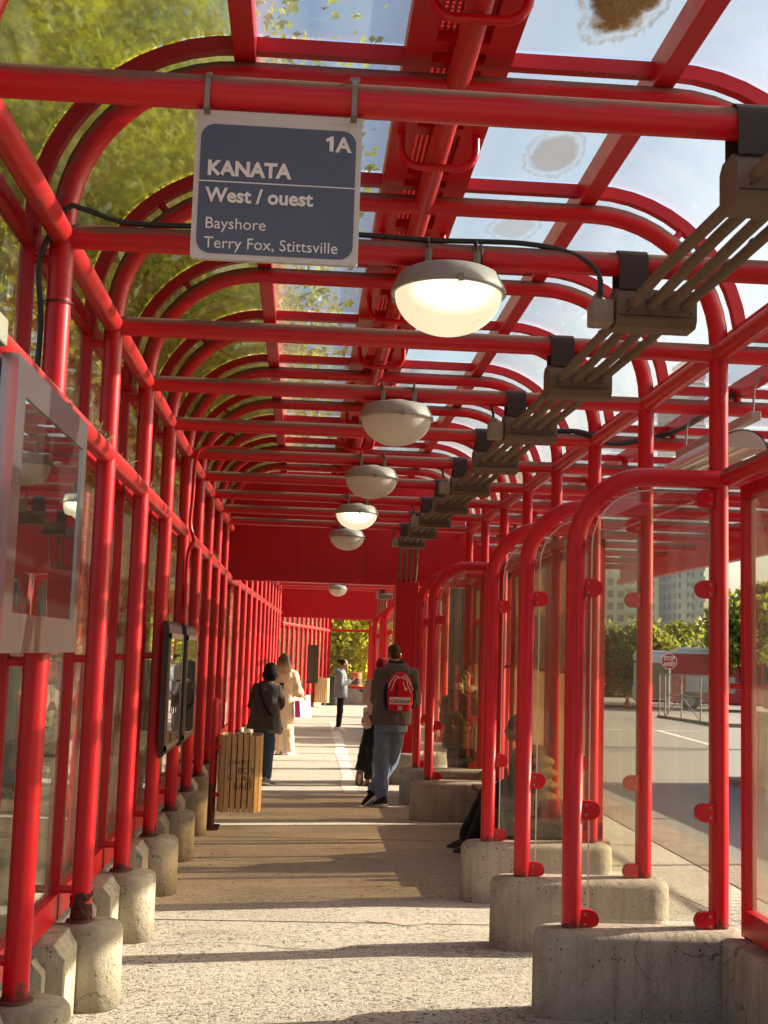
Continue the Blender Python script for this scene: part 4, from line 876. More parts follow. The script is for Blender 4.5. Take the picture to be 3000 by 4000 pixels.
    def torso(s, name, mat, rings, sleeve=None, extra=None, vox=.011, sm=3, frm=None):
        """rings: (t along neck->hip, half width, half depth, forward shift)"""
        J, k = s.J, s.S; hip = (J["hL"] + J["hR"]) / 2; nk = J["neck"]; m = MB(); u_ = (nk - hip).normalized()
        rs = []
        for t, a, b, fw in rings:
            c = nk.lerp(hip, t) + s.bf * fw * k; w_ = s.sh.lerp(s.hp, min(max(t, 0), 1)).normalized(); rs.append(ring(c, w_, s.bf, a * k, b * k, 22, 2.3))
        m.loft(rs)
        if sleeve:
            for q in "LR":
                limb(m, [nk.lerp(J["s" + q], .45) - V3((0, 0, .03 * k)), J["s" + q] - V3((0, 0, .01)), J["s" + q].lerp(J["e" + q], .5), J["e" + q], J["e" + q].lerp(J["w" + q], .5), J["e" + q].lerp(J["w" + q], .97)], [r_ * k for r_ in sleeve], 16)
        if extra: extra(m)
        return folds(m.build(name, mat, s.t, remesh=vox, smooth_it=sm), .022)
    def trousers(s, mat, r_=(.10, .085, .07, .065), waist=(.165, .12), vox=.010, drop=.0, sm=3):
        J, k = s.J, s.S; m = MB(); hip = (J["hL"] + J["hR"]) / 2
        m.loft([ring(hip + V3((0, 0, z * k)), s.hp, s.hp.cross(V3((0, 0, 1))), a * k, b * k, 20, 2.4) for z, a, b in ((.10, waist[0] * .95, waist[1] * .95), (0, waist[0] * 1.04, waist[1] * 1.08), (-.09, waist[0], waist[1]))])
        for q in "LR":
            h, kn, an = J["h" + q], J["k" + q], J["a" + q]; end = an.lerp(kn, .03) - V3((0, 0, drop))
            limb(m, [h + V3((0, 0, .02)), h.lerp(kn, .45), kn, kn.lerp(end, .5), end], [r_[0] * k, r_[1] * 1.08 * k, r_[1] * k, r_[2] * k, r_[3] * k], 16)
        return folds(m.build("trousers", mat, s.t, remesh=vox, smooth_it=sm), .02)
    def shoes(s, mat, sole, k2=1.0):
        J = s.J; k = s.S * k2
        for q in "LR":
            a = J["a" + q]; toe = J.get("toe" + q, a + s.f * .17 * k); d = (toe - a); d = V3((d.x, d.y, d.z)); fd = d.normalized(); up_ = J.get("sup" + q, V3((0, 0, 1))); up_ = (up_ - fd * up_.dot(fd)).normalized(); sd = fd.cross(up_)
            base = a - up_ * (.075 * k); m = MB()
            m.loft([ring(base + fd * x * k + up_ * (.028 + z) * k, sd, up_, w_ * k, h_ * k, 14, 2.6) for x, w_, h_, z in ((-.075, .028, .03, .012), (-.06, .036, .05, .025), (0, .040, .052, .028), (.06, .044, .036, .012), (.13, .047, .028, .004), (.175, .036, .02, .0), (.192, .018, .012, -.002))])
            m.tube([a + up_ * .035 * k - fd * .01, a - up_ * .03 * k], [.044 * k, .046 * k], 12); o = m.build("shoe", mat, s.t, remesh=.007, smooth_it=1)
            m = MB(); m.loft([ring(base + fd * x * k + up_ * .008 * k, sd, up_, w_ * k, .016 * k, 12, 3.5) for x, w_ in ((-.084, .026), (-.07, .040), (0, .043), (.06, .047), (.13, .051), (.18, .040), (.202, .02))]); m.build("sole", sole, s.t)
    def hair(s, mat, fn, vox=.009, sm=1):
        m = MB(); fn(m, s.J["head"], s.f, s.up, s.side, s.S, Matrix((s.side, s.f, s.up)).transposed()); return m.build("hair", mat, s.t, remesh=vox, smooth_it=sm)
def ombre():
    m, nt, out = mk('hair_brown_to_blond'); n = N(nt); p_ = n.pos(); z = n('SeparateXYZ', {0: p_}).outputs[2]; f = n.noise(30, n.mapping(p_, (1, 1, .12)), 4)
    c = n.mix(n.ramp(n.math('ADD', z, n.math('MULTIPLY', f, .12)), [(.0, (1, 1, 1)), (1, (0, 0, 0))]) if False else n.math('SMOOTH_MIN', 1.0, n.math('MAXIMUM', 0.0, n.math('MULTIPLY', n.math('SUBTRACT', n.math('ADD', 1.66, n.math('MULTIPLY', f, .1)), z), 7.0)), .1), (.075, .038, .02), (.46, .28, .12))
    c = n.mix(n.math('MULTIPLY', f, .5), c, (.04, .02, .01)); b = n('BsdfPrincipled', {'Base Color': c, 'Roughness': .45, 'Normal': n.bump(f, .6, .02)}); nt.links.new(b.outputs[0], out.inputs[0]); return m
HB, HBLK, HBL = (fabric("hair_brown", (.085, .045, .020), .5, 60, .3), fabric("hair_black", (.010, .007, .007), .3, 60, .3), ombre())
WS, BK = simple("white_sole", (.70, .66, .60), .6), fabric("black_cloth", (.010, .010, .012))
# --- man leaning on the post, seen from behind
k = 1.08; y = 15.62
J = dict(head=(1.19, y + .03, 1.90), neck=(1.225, y - .02, 1.725), sL=(1.03, y, 1.65), sR=(1.425, y, 1.655), eL=(.985, y + .06, 1.33), eR=(1.47, y + .06, 1.31), wL=(1.06, y + .30, 1.34), wR=(1.34, y + .30, 1.34), hL=(1.085, y, 1.02), hR=(1.265, y + .02, 1.02), kL=(1.07, y + .02, .56), kR=(1.20, y + .09, .56), aL=(1.09, y, .095), aR=(.965, y + .14, .16),
         toeL=(1.03, y + .17, .07), toeR=(.86, y + .20, .055), pnL=(1, 0, .2), pnR=(-1, 0, .2), root=(1.07, y, 0))
pm = P("person leaning on a red post in grey hoodie and blue jeans, wearing a red backpack", J, (-.22, 1, -.12), SK1, k)
pm.body()
HOOD = fabric("charcoal_hoodie", (.105, .094, .091), .2, 8, .5); JEAN = fabric("washed_jeans", (.140, .190, .295), .2, 9, .6)
pm.torso("hoodie", HOOD, [(-.02, .09, .075, 0), (.06, .17, .10, 0), (.2, .215, .135, .0), (.5, .22, .145, .0), (.8, .235, .15, 0), (.98, .245, .155, 0), (1.0, .235, .15, 0)], [.09, .095, .088, .08, .068, .055], sm=4)
m = MB(); nk = pm.J["neck"]
m.loft([ring(nk + V3((0, -.05 + a, z)), V3((1, 0, 0)), V3((0, 1, .35)).normalized(), w_, d, 20) for z, w_, d, a in ((-.10, .12, .05, -.06), (-.06, .165, .085, -.055), (-.0, .165, .10, -.03), (.055, .135, .095, .0), (.075, .115, .085, .01))]); m.build("hood", HOOD, pm.t, remesh=.010, smooth_it=3)
m = MB(); m.loft([ring(nk + V3((0, -.02 + a, z)), V3((1, 0, 0)), V3((0, 1, .3)).normalized(), w_, d, 18) for z, w_, d, a in ((.02, .125, .085, 0), (.075, .12, .082, .01), (.10, .10, .075, .01))]); m.build("hood_lining", BK, pm.t, remesh=.010, smooth_it=2)
pm.trousers(JEAN, (.112, .092, .078, .07), (.19, .135), sm=3); pm.shoes(BK, WS, 1.12)
pm.hair(HB, lambda m, h, f, u, sd, k, M3: (m.ell(h + u * .040 * k - f * .012 * k, .079 * k, .099 * k, .086 * k, 18, 10, M3), m.ell(h - u * .012 * k - f * .054 * k, .066 * k, .046 * k, .056 * k, 14, 8, M3)), vox=.007, sm=0)
m = MB(); m.tube([pm.J["wL"] + V3((.05, .08, .03)), pm.J["wL"] + V3((.12, .12, .10))], .01, 6)
bp = thing("backpack", "red backpack with white piping reading CANADA on the leaning person's back", "backpack", (1.255, y - .2, 1.42))
M_BR, M_BW, M_BB = fabric("backpack_red", (.62, .010, .028), .15, 10, .25), simple("piping_white", (.72, .66, .64), .7), fabric("backpack_black", (.012, .010, .012))
bx_, by_, bz_ = 1.262, y - .215, 1.43
m = MB(); rs = []
for z, w_, d, o_ in ((-.235, .085, .05, 0), (-.215, .135, .075, 0), (-.14, .16, .088, 0), (-.03, .165, .09, 0), (.10, .15, .085, 0), (.19, .115, .07, 0), (.235, .07, .045, 0), (.25, .03, .02, 0)): rs.append(ring((bx_ - .02 * z, by_ + .02, bz_ + z), V3((1, 0, 0)), V3((0, 1, 0)), w_, d, 22, 2.8))
m.loft(rs); m.build("bag", M_BR, bp, remesh=.010, smooth_it=3)
for q in (-1, 1): m = MB(); m.ell((bx_ + q * .165, by_ + .055, bz_ - .05), .045, .06, .16, 12, 8); m.build("side_pocket", M_BB, bp, remesh=.01, smooth_it=2)
fy = lambda x, z: by_ + .02 - .088 * max(.15, 1 - (abs(x - bx_ + .02 * z) / .17) ** 3.2) ** (1 / 2.2) * (1.0 if z < .1 else max(.3, 1 - (z - .1) * 3.0)) - .006
def pipe(pts, w_=.012):
    m = MB(); P_ = smooth_path([(bx_ + x, fy(bx_ + x, z), bz_ + z) for x, z in pts], 4); m.tube(P_, w_ * .5, 8); return m
mm_ = MB()
for pts in ([(-.115, .02), (-.09, .10), (-.075, .15), (-.03, .178), (.03, .178), (.075, .15), (.085, .10), (.105, .06), (.125, .0)], [(-.150, .06), (-.12, .14), (-.06, .205), (-.02, .18)], [(.02, .19), (.06, .205), (.11, .13), (.15, .06), (.155, .03)], [(.035, .13), (.04, .09), (.06, .06)]):
    q = pipe(pts); mm_.add(q.v, q.f, True)
mm_.build("piping", M_BW, bp)
q = pipe([(-.045, .10), (-.05, .03), (-.055, -.04)], .016); q.build("zip", M_BB, bp)
m = MB(); zz = (-.055, -.145); xs = np.linspace(-.132, .128, 12); vs = [(bx_ + x, fy(bx_ + x, -.1) - .004, bz_ + z) for z in zz for x in xs]
m.add(vs, [(k_, k_ + 1, 12 + k_ + 1, 12 + k_)[::-1] for k_ in range(11)], True); m.build("white_panel", M_BW, bp)
fn = lambda c: (bx_ - .121 + c.x, fy(bx_ - .121 + c.x, -.1) - .007, bz_ - .128 + c.y)
text_obj("lettering", "CANADA", .059, (0, 0, 0), (1, 0, 0), (0, 0, 1), simple("maroon_ink", (.14, .03, .035), .7), bp, fn=fn, sx=1, offset=.001)
m = MB(); m.box(bx_ - .028, bx_ + .024, by_ - .082, by_ - .072, bz_ - .215, bz_ - .165); m.build("tag", M_BW, bp)
m = MB()
for z in (-.205, -.190, -.177): m.box(bx_ - .022, bx_ + .018, by_ - .0835, by_ - .08, bz_ + z, bz_ + z + .006)
m.build("tag_print", simple("tag_ink", (.15, .05, .05), .7), bp)
m = MB(); m.ell((bx_ + .06, by_ - .082, bz_ + .045), .02, .008, .022, 12, 6); m.build("charm", M_BW, bp)
for q in (-1, 1):
    m = MB(); m.sweep(smooth_path([(bx_ + q * .08, by_ + .05, bz_ + .23), (bx_ + q * .12, by_ + .12, bz_ + .265), (bx_ + q * .14, by_ + .22, bz_ + .25)]), rect(.05, .012), b=(1, 0, 0), smooth=False); m.build("strap", M_BB, bp)
# --- person in crimson cap behind
y = 18.0
J = dict(head=(1.20, y + .05, 1.70), neck=(1.20, y, 1.54), sL=(1.02, y, 1.46), sR=(1.36, y, 1.46), eL=(.99, y + .06, 1.20), eR=(1.40, y + .1, 1.2), wL=(.985, y + .18, 1.28), wR=(1.2, y + .25, 1.26), hL=(1.10, y, 1.0), hR=(1.25, y, 1.0), kL=(1.0, y + .05, .55), kR=(1.08, y - .02, .54), aL=(.93, y - .02, .20), aR=(1.06, y, .085), toeL=(.92, y - .02, .03), toeR=(1.10, y + .16, .06), supL=(0, -1, .15), pnL=(0, -.2, 1), pnR=(0, -.2, 1), root=(1.05, y, 0))
pr_ = P("person in crimson cap, pale pink top and black trousers, mostly hidden behind the leaning person", J, (-.35, 1, -.15), SK1, 1.0); pr_.body()
PINK = fabric("pale_pink_cloth", (.55, .38, .36), .12, 10, .5)
pr_.torso("top", PINK, [(0, .07, .06, 0), (.07, .15, .095, 0), (.3, .18, .125, 0), (.7, .185, .13, 0), (1.0, .19, .135, 0)], [.075, .078, .07, .064, .058, .05])
pr_.trousers(BK, (.108, .09, .085, .08), (.17, .13)); pr_.shoes(fabric("tan_shoe", (.18, .11, .065)), simple("dark_sole", (.05, .03, .022), .8), 1.15)
m = MB(); h = pr_.J["head"]; m.ell(h + V3((0, -.012, .04)), .093, .112, .108, 20, 12); m.build("cap", fabric("crimson_knit", (.22, .008, .022), .2, 50, .4), pr_.t, remesh=.009, smooth_it=2)
m = MB(); m.tube([(1.02, y + .28, .98), (1.08, y + .2, 1.0), (1.0, y + .05, .9), (.96, y, .86)], [.05, .07, .09, .04], 10); m.tube([(.96, y - .02, 1.02), (1.03, y - .05, .96), (1.02, y - .04, .86), (.98, y - .03, .82)], [.03, .06, .07, .03], 10); m.build("tied_sleeve", PINK, pr_.t, remesh=.01, smooth_it=2)
m = MB(); m.box(-.034, .034, -.075, .075, -.005, .005); ph = m.build("phone", M_BLACK, None, bevel=.004); ph.location = (.955, y + .30, 1.335); ph.rotation_euler = (R(18), R(-12), R(50)); tag(ph, "dark phone held out by the person in the crimson cap", "phone")
# --- woman in dark jacket with crossbody bag
y = 17.75; k = 1.0
J = dict(head=(-.405, y + .02, 1.60), neck=(-.44, y, 1.445), sL=(-.60, y, 1.375), sR=(-.30, y, 1.365), eL=(-.67, y + .06, 1.12), eR=(-.255, y + .03, 1.11), wL=(-.52, y + .24, 1.16), wR=(-.27, y + .19, 1.30), hL=(-.55, y, .93), hR=(-.40, y, .93), kL=(-.54, y + .03, .5), kR=(-.39, y + .02, .5), aL=(-.52, y, .085), aR=(-.40, y, .085), toeL=(-.47, y + .15, .05), toeR=(-.31, y + .10, .05), pnL=(1, 0, .2), pnR=(-1, 0, .3))
pw = P("person with black bob in dark grey flared jacket, standing behind the graffiti bin", J, (.35, 1, -.1), SK1, k); pw.body()
JK = fabric("dark_grey_jacket", (.080, .062, .052), .25, 7, .5)
pw.torso("jacket", JK, [(-.05, .055, .055, 0), (.05, .14, .09, 0), (.22, .185, .125, 0), (.5, .18, .125, 0), (.8, .205, .15, 0), (1.1, .235, .175, -.01), (1.27, .255, .19, -.015), (1.29, .23, .17, -.01)], [.075, .08, .074, .066, .058, .047], sm=3)
pw.trousers(fabric("dark_jeans", (.045, .065, .10), .3, 10, .5), (.095, .078, .062, .055), (.17, .12)); pw.shoes(fabric("grey_shoe", (.25, .23, .22)), WS)
pw.hair(HBLK, lambda m, h, f, u, sd, k, M3: (m.ell(h + u * .028 * k - f * .018 * k, .100 * k, .112 * k, .100 * k, 18, 10, M3), m.ell(h - u * .055 * k - f * .030 * k, .122 * k, .100 * k, .095 * k, 16, 9, M3)))
m = MB(); m.sweep(smooth_path([(-.56, y + .10, 1.44), (-.545, y - .02, 1.455), (-.55, y - .105, 1.36), (-.50, y - .15, 1.18), (-.41, y - .165, 1.02), (-.335, y - .12, .95)]), rect(.008, .04), b=(.6, 0, .8), smooth=False)
bg_ = thing("shoulder_bag", "grey and patterned crossbody bag on the person in the dark jacket", "bag", (-.33, y - .12, .82)); m.build("strap", BK, bg_)
m = MB(); rs = [ring((-.325, y - .12, z), V3((.8, -.6, 0)), V3((.6, .8, 0)), a, b, 18, 3) for z, a, b in ((.735, .10, .035), (.76, .115, .05), (.86, .115, .055), (.95, .10, .04), (.97, .085, .02))]
m.loft(rs); m.build("pouch", simple("bag_grey", (.19, .17, .16), .8, 0, .3, 30), bg_, remesh=.008, smooth_it=2)
m = MB(); m.ell((-.255, y - .09, .80), .055, .05, .085, 14, 9)
mt_, nt_, out_ = mk("patterned_cloth"); n_ = N(nt_); vv = n_("TexVoronoi", {"Vector": n_.pos(), "Scale": 42.0}); b_ = n_("BsdfPrincipled", {"Base Color": n_.ramp(vv.outputs["Distance"], [(.25, (.35, .38, .34)), (.4, (.015, .02, .018))]), "Roughness": .6}); nt_.links.new(b_.outputs[0], out_.inputs[0])
m.build("patterned_pouch", mt_, bg_)
m = MB(); m.box(-.035, .035, -.005, .005, -.07, .07); ph = m.build("phone", M_BLACK, None, bevel=.004); ph.location = (-.255, y + .235, 1.37); ph.rotation_euler = (R(-15), 0, R(-20)); tag(ph, "black phone held up by the person in the dark jacket", "phone")
# --- woman in beige coat
y = 22.85
J = dict(head=(-.285, y + .02, 1.72), neck=(-.255, y, 1.555), sL=(-.40, y, 1.49), sR=(-.105, y, 1.48), eL=(-.42, y + .1, 1.2), eR=(-.045, y - .01, 1.20), wL=(-.30, y + .26, 1.2), wR=(.035, y + .10, 1.10), hL=(-.33, y, 1.0), hR=(-.19, y, 1.0), kL=(-.33, y + .01, .54), kR=(-.17, y, .54), aL=(-.32, y, .085), aR=(-.15, y, .085), toeL=(-.25, y + .14, .05), toeR=(-.05, y + .10, .05), pnL=(1, 0, 0), pnR=(0, .3, -1), hdR=(.8, .3, -.5))
pb = P("person with long brown hair in a cream coat and wide cream trousers", J, (.1, 1, -.08), SK1, 1.04); pb.body()
CR = fabric("cream_coat", (.60, .46, .30), .1, 6, .45)
def belt(m): m.tube([pb.J["eR"] + V3((.0, .0, -.03)), pb.J["eR"].lerp(pb.J["wR"], .7) + V3((0, 0, -.02)), pb.J["wR"] + V3((-.01, 0, -.01))], [.085, .082, .07], 16)
pb.torso("coat", CR, [(-.06, .07, .065, 0), (.05, .14, .095, 0), (.22, .185, .125, 0), (.55, .17, .12, 0), (.8, .165, .12, 0), (1.05, .175, .13, 0), (1.5, .18, .14, 0), (1.95, .165, .135, 0), (1.97, .15, .12, 0)], [.08, .09, .09, .092, .092, .08], extra=belt)
pb.trousers(fabric("cream_trousers", (.66, .52, .36), .08, 6, .5), (.10, .095, .10, .105), (.165, .12), drop=.03); pb.shoes(M_WHITE, WS)
pb.hair(HBL, lambda m, h, f, u, sd, k, M3: (m.ell(h + u * .026 * k - f * .015 * k, .09 * k, .106 * k, .10 * k, 18, 10, M3), m.tube([h + u * .05 * k - f * .05 * k, h - u * .05 * k - f * .07 * k, h - u * .13 * k - f * .095 * k, h - u * .21 * k - f * .10 * k, h - u * .25 * k - f * .10 * k], [(.10 * k, .07 * k), (.125 * k, .075 * k), (.145 * k, .07 * k), (.14 * k, .055 * k), (.08 * k, .025 * k)], 14)))
sb = thing("shopping_bag", "bright pink paper shopping bag with a chevron front, held by the person in cream", "bag", (.12, y + .06, .83))
mt_, nt_, out_ = mk("pink_chevron"); n_ = N(nt_); s3 = n_("SeparateXYZ", {0: n_.pos()}); zig = n_.math('ABSOLUTE', n_.math('SUBTRACT', n_.math('FRACT', n_.math('MULTIPLY', s3.outputs[0], 11.0)), .5)); st_ = n_.math('FRACT', n_.math('MULTIPLY', n_.math('ADD', s3.outputs[2], n_.math('MULTIPLY', zig, .07)), 30.0))
kz = n_.math('MULTIPLY', n_.math('GREATER_THAN', st_, .55), n_.math('GREATER_THAN', s3.outputs[2], .76)); b_ = n_("BsdfPrincipled", {"Base Color": n_.mix(kz, (.58, .33, .56), (.46, .04, .34)), "Roughness": .45}); nt_.links.new(b_.outputs[0], out_.inputs[0])
A = V3((.03, y - .15, 0)); Bq = V3((.225, y + .05, 0)); D = V3((-.05, .11, 0))
m = MB(); m.prism([(A.x + .02, A.y, .69), (Bq.x + .03, Bq.y, .675), (Bq.x, Bq.y, .985), (A.x - .01, A.y, .99)], (-.003, .003, 0)); m.build("front", mt_, sb)
m = MB(); MG = simple("magenta_paper", (.62, .03, .30), .45)
q = [(A.x + .02, A.y + .002, .69), (A.x - .01, A.y + .002, .99), (A.x - .10, A.y + .07, .99), (A.x - .08, A.y + .07, .69)]; m.add(q, [(0, 1, 2, 3)]); q2 = [(Bq.x + .03, Bq.y + .002, .675), (Bq.x, Bq.y + .002, .985), (Bq.x - .10, Bq.y + .07, .985), (Bq.x - .08, Bq.y + .07, .675)]; m.add(q2, [(0, 3, 2, 1)])
m.add([q[3], q[2], q2[2], q2[3]], [(0, 1, 2, 3)]); m.add([q[0], q[3], q2[3], q2[0]], [(0, 1, 2, 3)]); m.build("sides", MG, sb)
m = MB()
for dy in (0, .1): m = MB(); m.tube(smooth_path([(.05 - dy * .4, y - .04 + dy, .98), (.07 - dy * .3, y + .0 + dy, 1.07), (.10 - dy * .3, y + .04, 1.10), (.15 - dy * .3, y + .02 + dy, 1.06), (.18 - dy * .4, y - .03 + dy, .98)]), .004, 6); m.build("handle", simple("purple_cord", (.16, .04, .22), .6), sb)
# --- woman in pale blue jacket, side view
y = 30.0
J = dict(head=(1.085, y, 1.60), neck=(1.02, y, 1.45), sL=(1.02, y + .15, 1.37), sR=(1.0, y - .15, 1.37), eL=(1.06, y + .18, 1.12), eR=(1.0, y - .2, 1.10), wL=(1.24, y + .08, 1.20), wR=(1.25, y - .09, 1.20), hL=(1.01, y + .08, .93), hR=(1.01, y - .08, .93), kL=(1.02, y + .08, .5), kR=(1.01, y - .08, .5), aL=(.99, y + .08, .085), aR=(.97, y - .09, .085), toeL=(1.16, y + .08, .055), toeR=(1.13, y - .11, .055), pnL=(0, -.5, 1), pnR=(0, .5, 1))
pu = P("person in pale blue hooded jacket and black trousers with hair in a bun, facing right", J, (1, -.05, -.25), SK1, 1.0); pu.body()
BJ = fabric("pale_blue_jacket", (.27, .315, .37), .12, 8, .4)
pu.torso("jacket", BJ, [(-.05, .07, .06, 0), (.05, .14, .095, 0), (.25, .19, .135, .0), (.6, .195, .15, .01), (1.0, .205, .165, .01), (1.25, .21, .17, .01), (1.27, .19, .155, .01)], [.075, .08, .075, .07, .062, .05], extra=lambda m: m.ell(pu.J["neck"] + V3((-.10, 0, -.02)), .085, .12, .10, 14, 9))
pu.trousers(BK, (.095, .078, .065, .06), (.16, .125)); pu.shoes(M_WHITE, WS, 1.1)
pu.hair(HBLK, lambda m, h, f, u, sd, k, M3: (m.ell(h + u * .030 * k - f * .024 * k, .084 * k, .094 * k, .092 * k, 18, 10, M3), m.ell(h + u * .04 * k - f * .135 * k, .05 * k, .05 * k, .052 * k, 12, 8, M3)))
m = MB(); h = pu.J["head"]
for q in (-1, 1): m.tube([h + pu.f * .095 + pu.side * q * .03 + pu.up * .012, h + pu.f * .06 + pu.side * q * .075 + pu.up * .012, h - pu.f * .01 + pu.side * q * .078 + pu.up * .01], .003, 6)
m.build("glasses", M_STRAP, pu.t)
m = MB(); m.box(-.036, .036, -.075, .075, -.005, .005); ph = m.build("phone", M_BLACK, None, bevel=.004); ph.location = (1.345, y, 1.245); ph.rotation_euler = (R(0), R(-25), R(90)); tag(ph, "phone in the hands of the person in the pale blue jacket", "phone")
# --- seated person behind the wind screens
y = 11.6
J = dict(head=(2.06, y, 1.255), neck=(2.14, y - .02, 1.08), sL=(2.08, y - .19, 1.0), sR=(2.22, y + .17, 1.0), eL=(2.02, y - .2, .76), eR=(2.1, y + .22, .74), wL=(1.84, y - .06, .66), wR=(1.88, y + .16, .66), hL=(2.17, y - .08, .56), hR=(2.19, y + .1, .56), kL=(1.87, y + .25, .56), kR=(1.86, y + .50, .58), aL=(1.73, y + .55, .10), aR=(1.70, y + .85, .10), toeL=(1.60, y + .62, .06), toeR=(1.57, y + .93, .06), pnL=(0, 0, -1), pnR=(0, 0, -1), root=(2.1, y, 0), bface=(-1, .4, 0))
ps = P("person sitting on the bench behind the wind screens in dark jacket with olive padded back", J, (-.95, .35, -.12), SK2, 1.0); ps.body()
ps.torso("jacket", BK, [(-.03, .075, .07, 0), (.06, .15, .11, 0), (.3, .20, .15, 0), (.7, .20, .155, 0), (1.02, .21, .17, 0)], [.08, .085, .08, .07, .06, .048])
m = MB(); OL = fabric("olive_padded", (.52, .41, .17), .15, 7, .8)
for z, a, b in ((1.05, .13, .09), (.96, .18, .13), (.86, .21, .15), (.75, .22, .155), (.64, .21, .15)): m.ell((2.24 + (.05 if z < 1 else 0), y - .08, z), b, a, .062, 18, 9)
m.build("padded_back", OL, ps.t, remesh=.009, smooth_it=2)
ps.trousers(BK, (.10, .085, .07, .065), (.18, .14)); ps.shoes(M_BLACK, simple("shoe_sole", (.03, .028, .026), .7), 1.05)
ps.hair(HBLK, lambda m, h, f, u, sd, k, M3: (m.ell(h + u * .035 * k - f * .02 * k, .09 * k, .104 * k, .098 * k, 18, 10, M3), m.ell(h + u * .0 - f * .05 * k, .08 * k, .07 * k, .09 * k, 14, 8, M3)))
m = MB(); m.ell(ps.J["head"] - ps.side * .078 - V3((0, 0, .035)), .008, .008, .008, 8, 6); m.build("earring", M_WHITE, ps.t)
m = MB(); m.loft([ring((2.27, 10.95, z), V3((1, 0, 0)), V3((0, 1, 0)), a, b, 16, 3) for z, a, b in ((.47, .07, .05), (.50, .09, .065), (.58, .09, .06), (.66, .075, .04), (.68, .06, .02))]); tag(m.build("cloth_bag", fabric("coral_cloth", (.55, .07, .05), .15, 12, .4), remesh=.008, smooth_it=2), "small coral red cloth bag on the bench beside the seated person", "bag")
# --- two standing people behind the far screens
for lab, x, y, h_, col, mask in (("person in dark coat with a white face mask standing behind the fourth wind screen", 2.20, 16.85, 1.66, (.035, .018, .016), True), ("person in black with a pale scarf standing behind the masked person", 2.36, 17.4, 1.74, (.012, .010, .012), False)):
    J = dict(head=(x, y, h_ - .11), neck=(x + .01, y, h_ - .28), sL=(x + .19, y, h_ - .35), sR=(x - .18, y, h_ - .35), eL=(x + .22, y - .02, h_ - .62), eR=(x - .21, y - .02, h_ - .62), wL=(x + .12, y - .2, h_ - .7), wR=(x - .12, y - .2, h_ - .7), hL=(x + .08, y, .93), hR=(x - .08, y, .93), kL=(x + .08, y, .5), kR=(x - .08, y, .5), aL=(x + .09, y, .085), aR=(x - .09, y, .085), pnL=(0, 0, 1), pnR=(0, 0, 1), bface=(0, -1, 0))
    q = P(lab, J, (-.25, -1, -.1), SK2 if mask else SK1, .98); q.body()
    q.torso("coat", fabric("dark_coat", col, .2, 8, .4), [(-.05, .07, .06, 0), (.05, .15, .1, 0), (.25, .19, .13, 0), (.7, .19, .14, 0), (1.1, .21, .16, 0), (1.6, .22, .17, 0), (1.63, .2, .15, 0)], [.075, .08, .074, .066, .06, .05])
    q.trousers(BK, (.09, .075, .062, .056), (.16, .12)); q.shoes(M_BLACK, M_BLACK)
    q.hair(HBLK, lambda m, h, f, u, sd, k, M3: m.ell(h + u * .035 * k - f * .022 * k, .086 * k, .10 * k, .095 * k, 16, 10, M3))
    m = MB(); hd = q.J["head"]
    if mask: m.ell(hd - q.up * .05 + q.f * .07, .055, .045, .052, 14, 8, Matrix((q.side, q.f, q.up)).transposed()); m.build("mask", M_WHITE, q.t)
    else: m.loft([ring(q.J["neck"] + V3((0, 0, z)), V3((1, 0, 0)), V3((0, 1, 0)), a, b, 18) for z, a, b in ((-.06, .13, .11), (-.02, .14, .12), (.03, .11, .10))]); m.build("scarf", fabric("pale_scarf", (.5, .48, .44), .1, 20, .4), q.t)
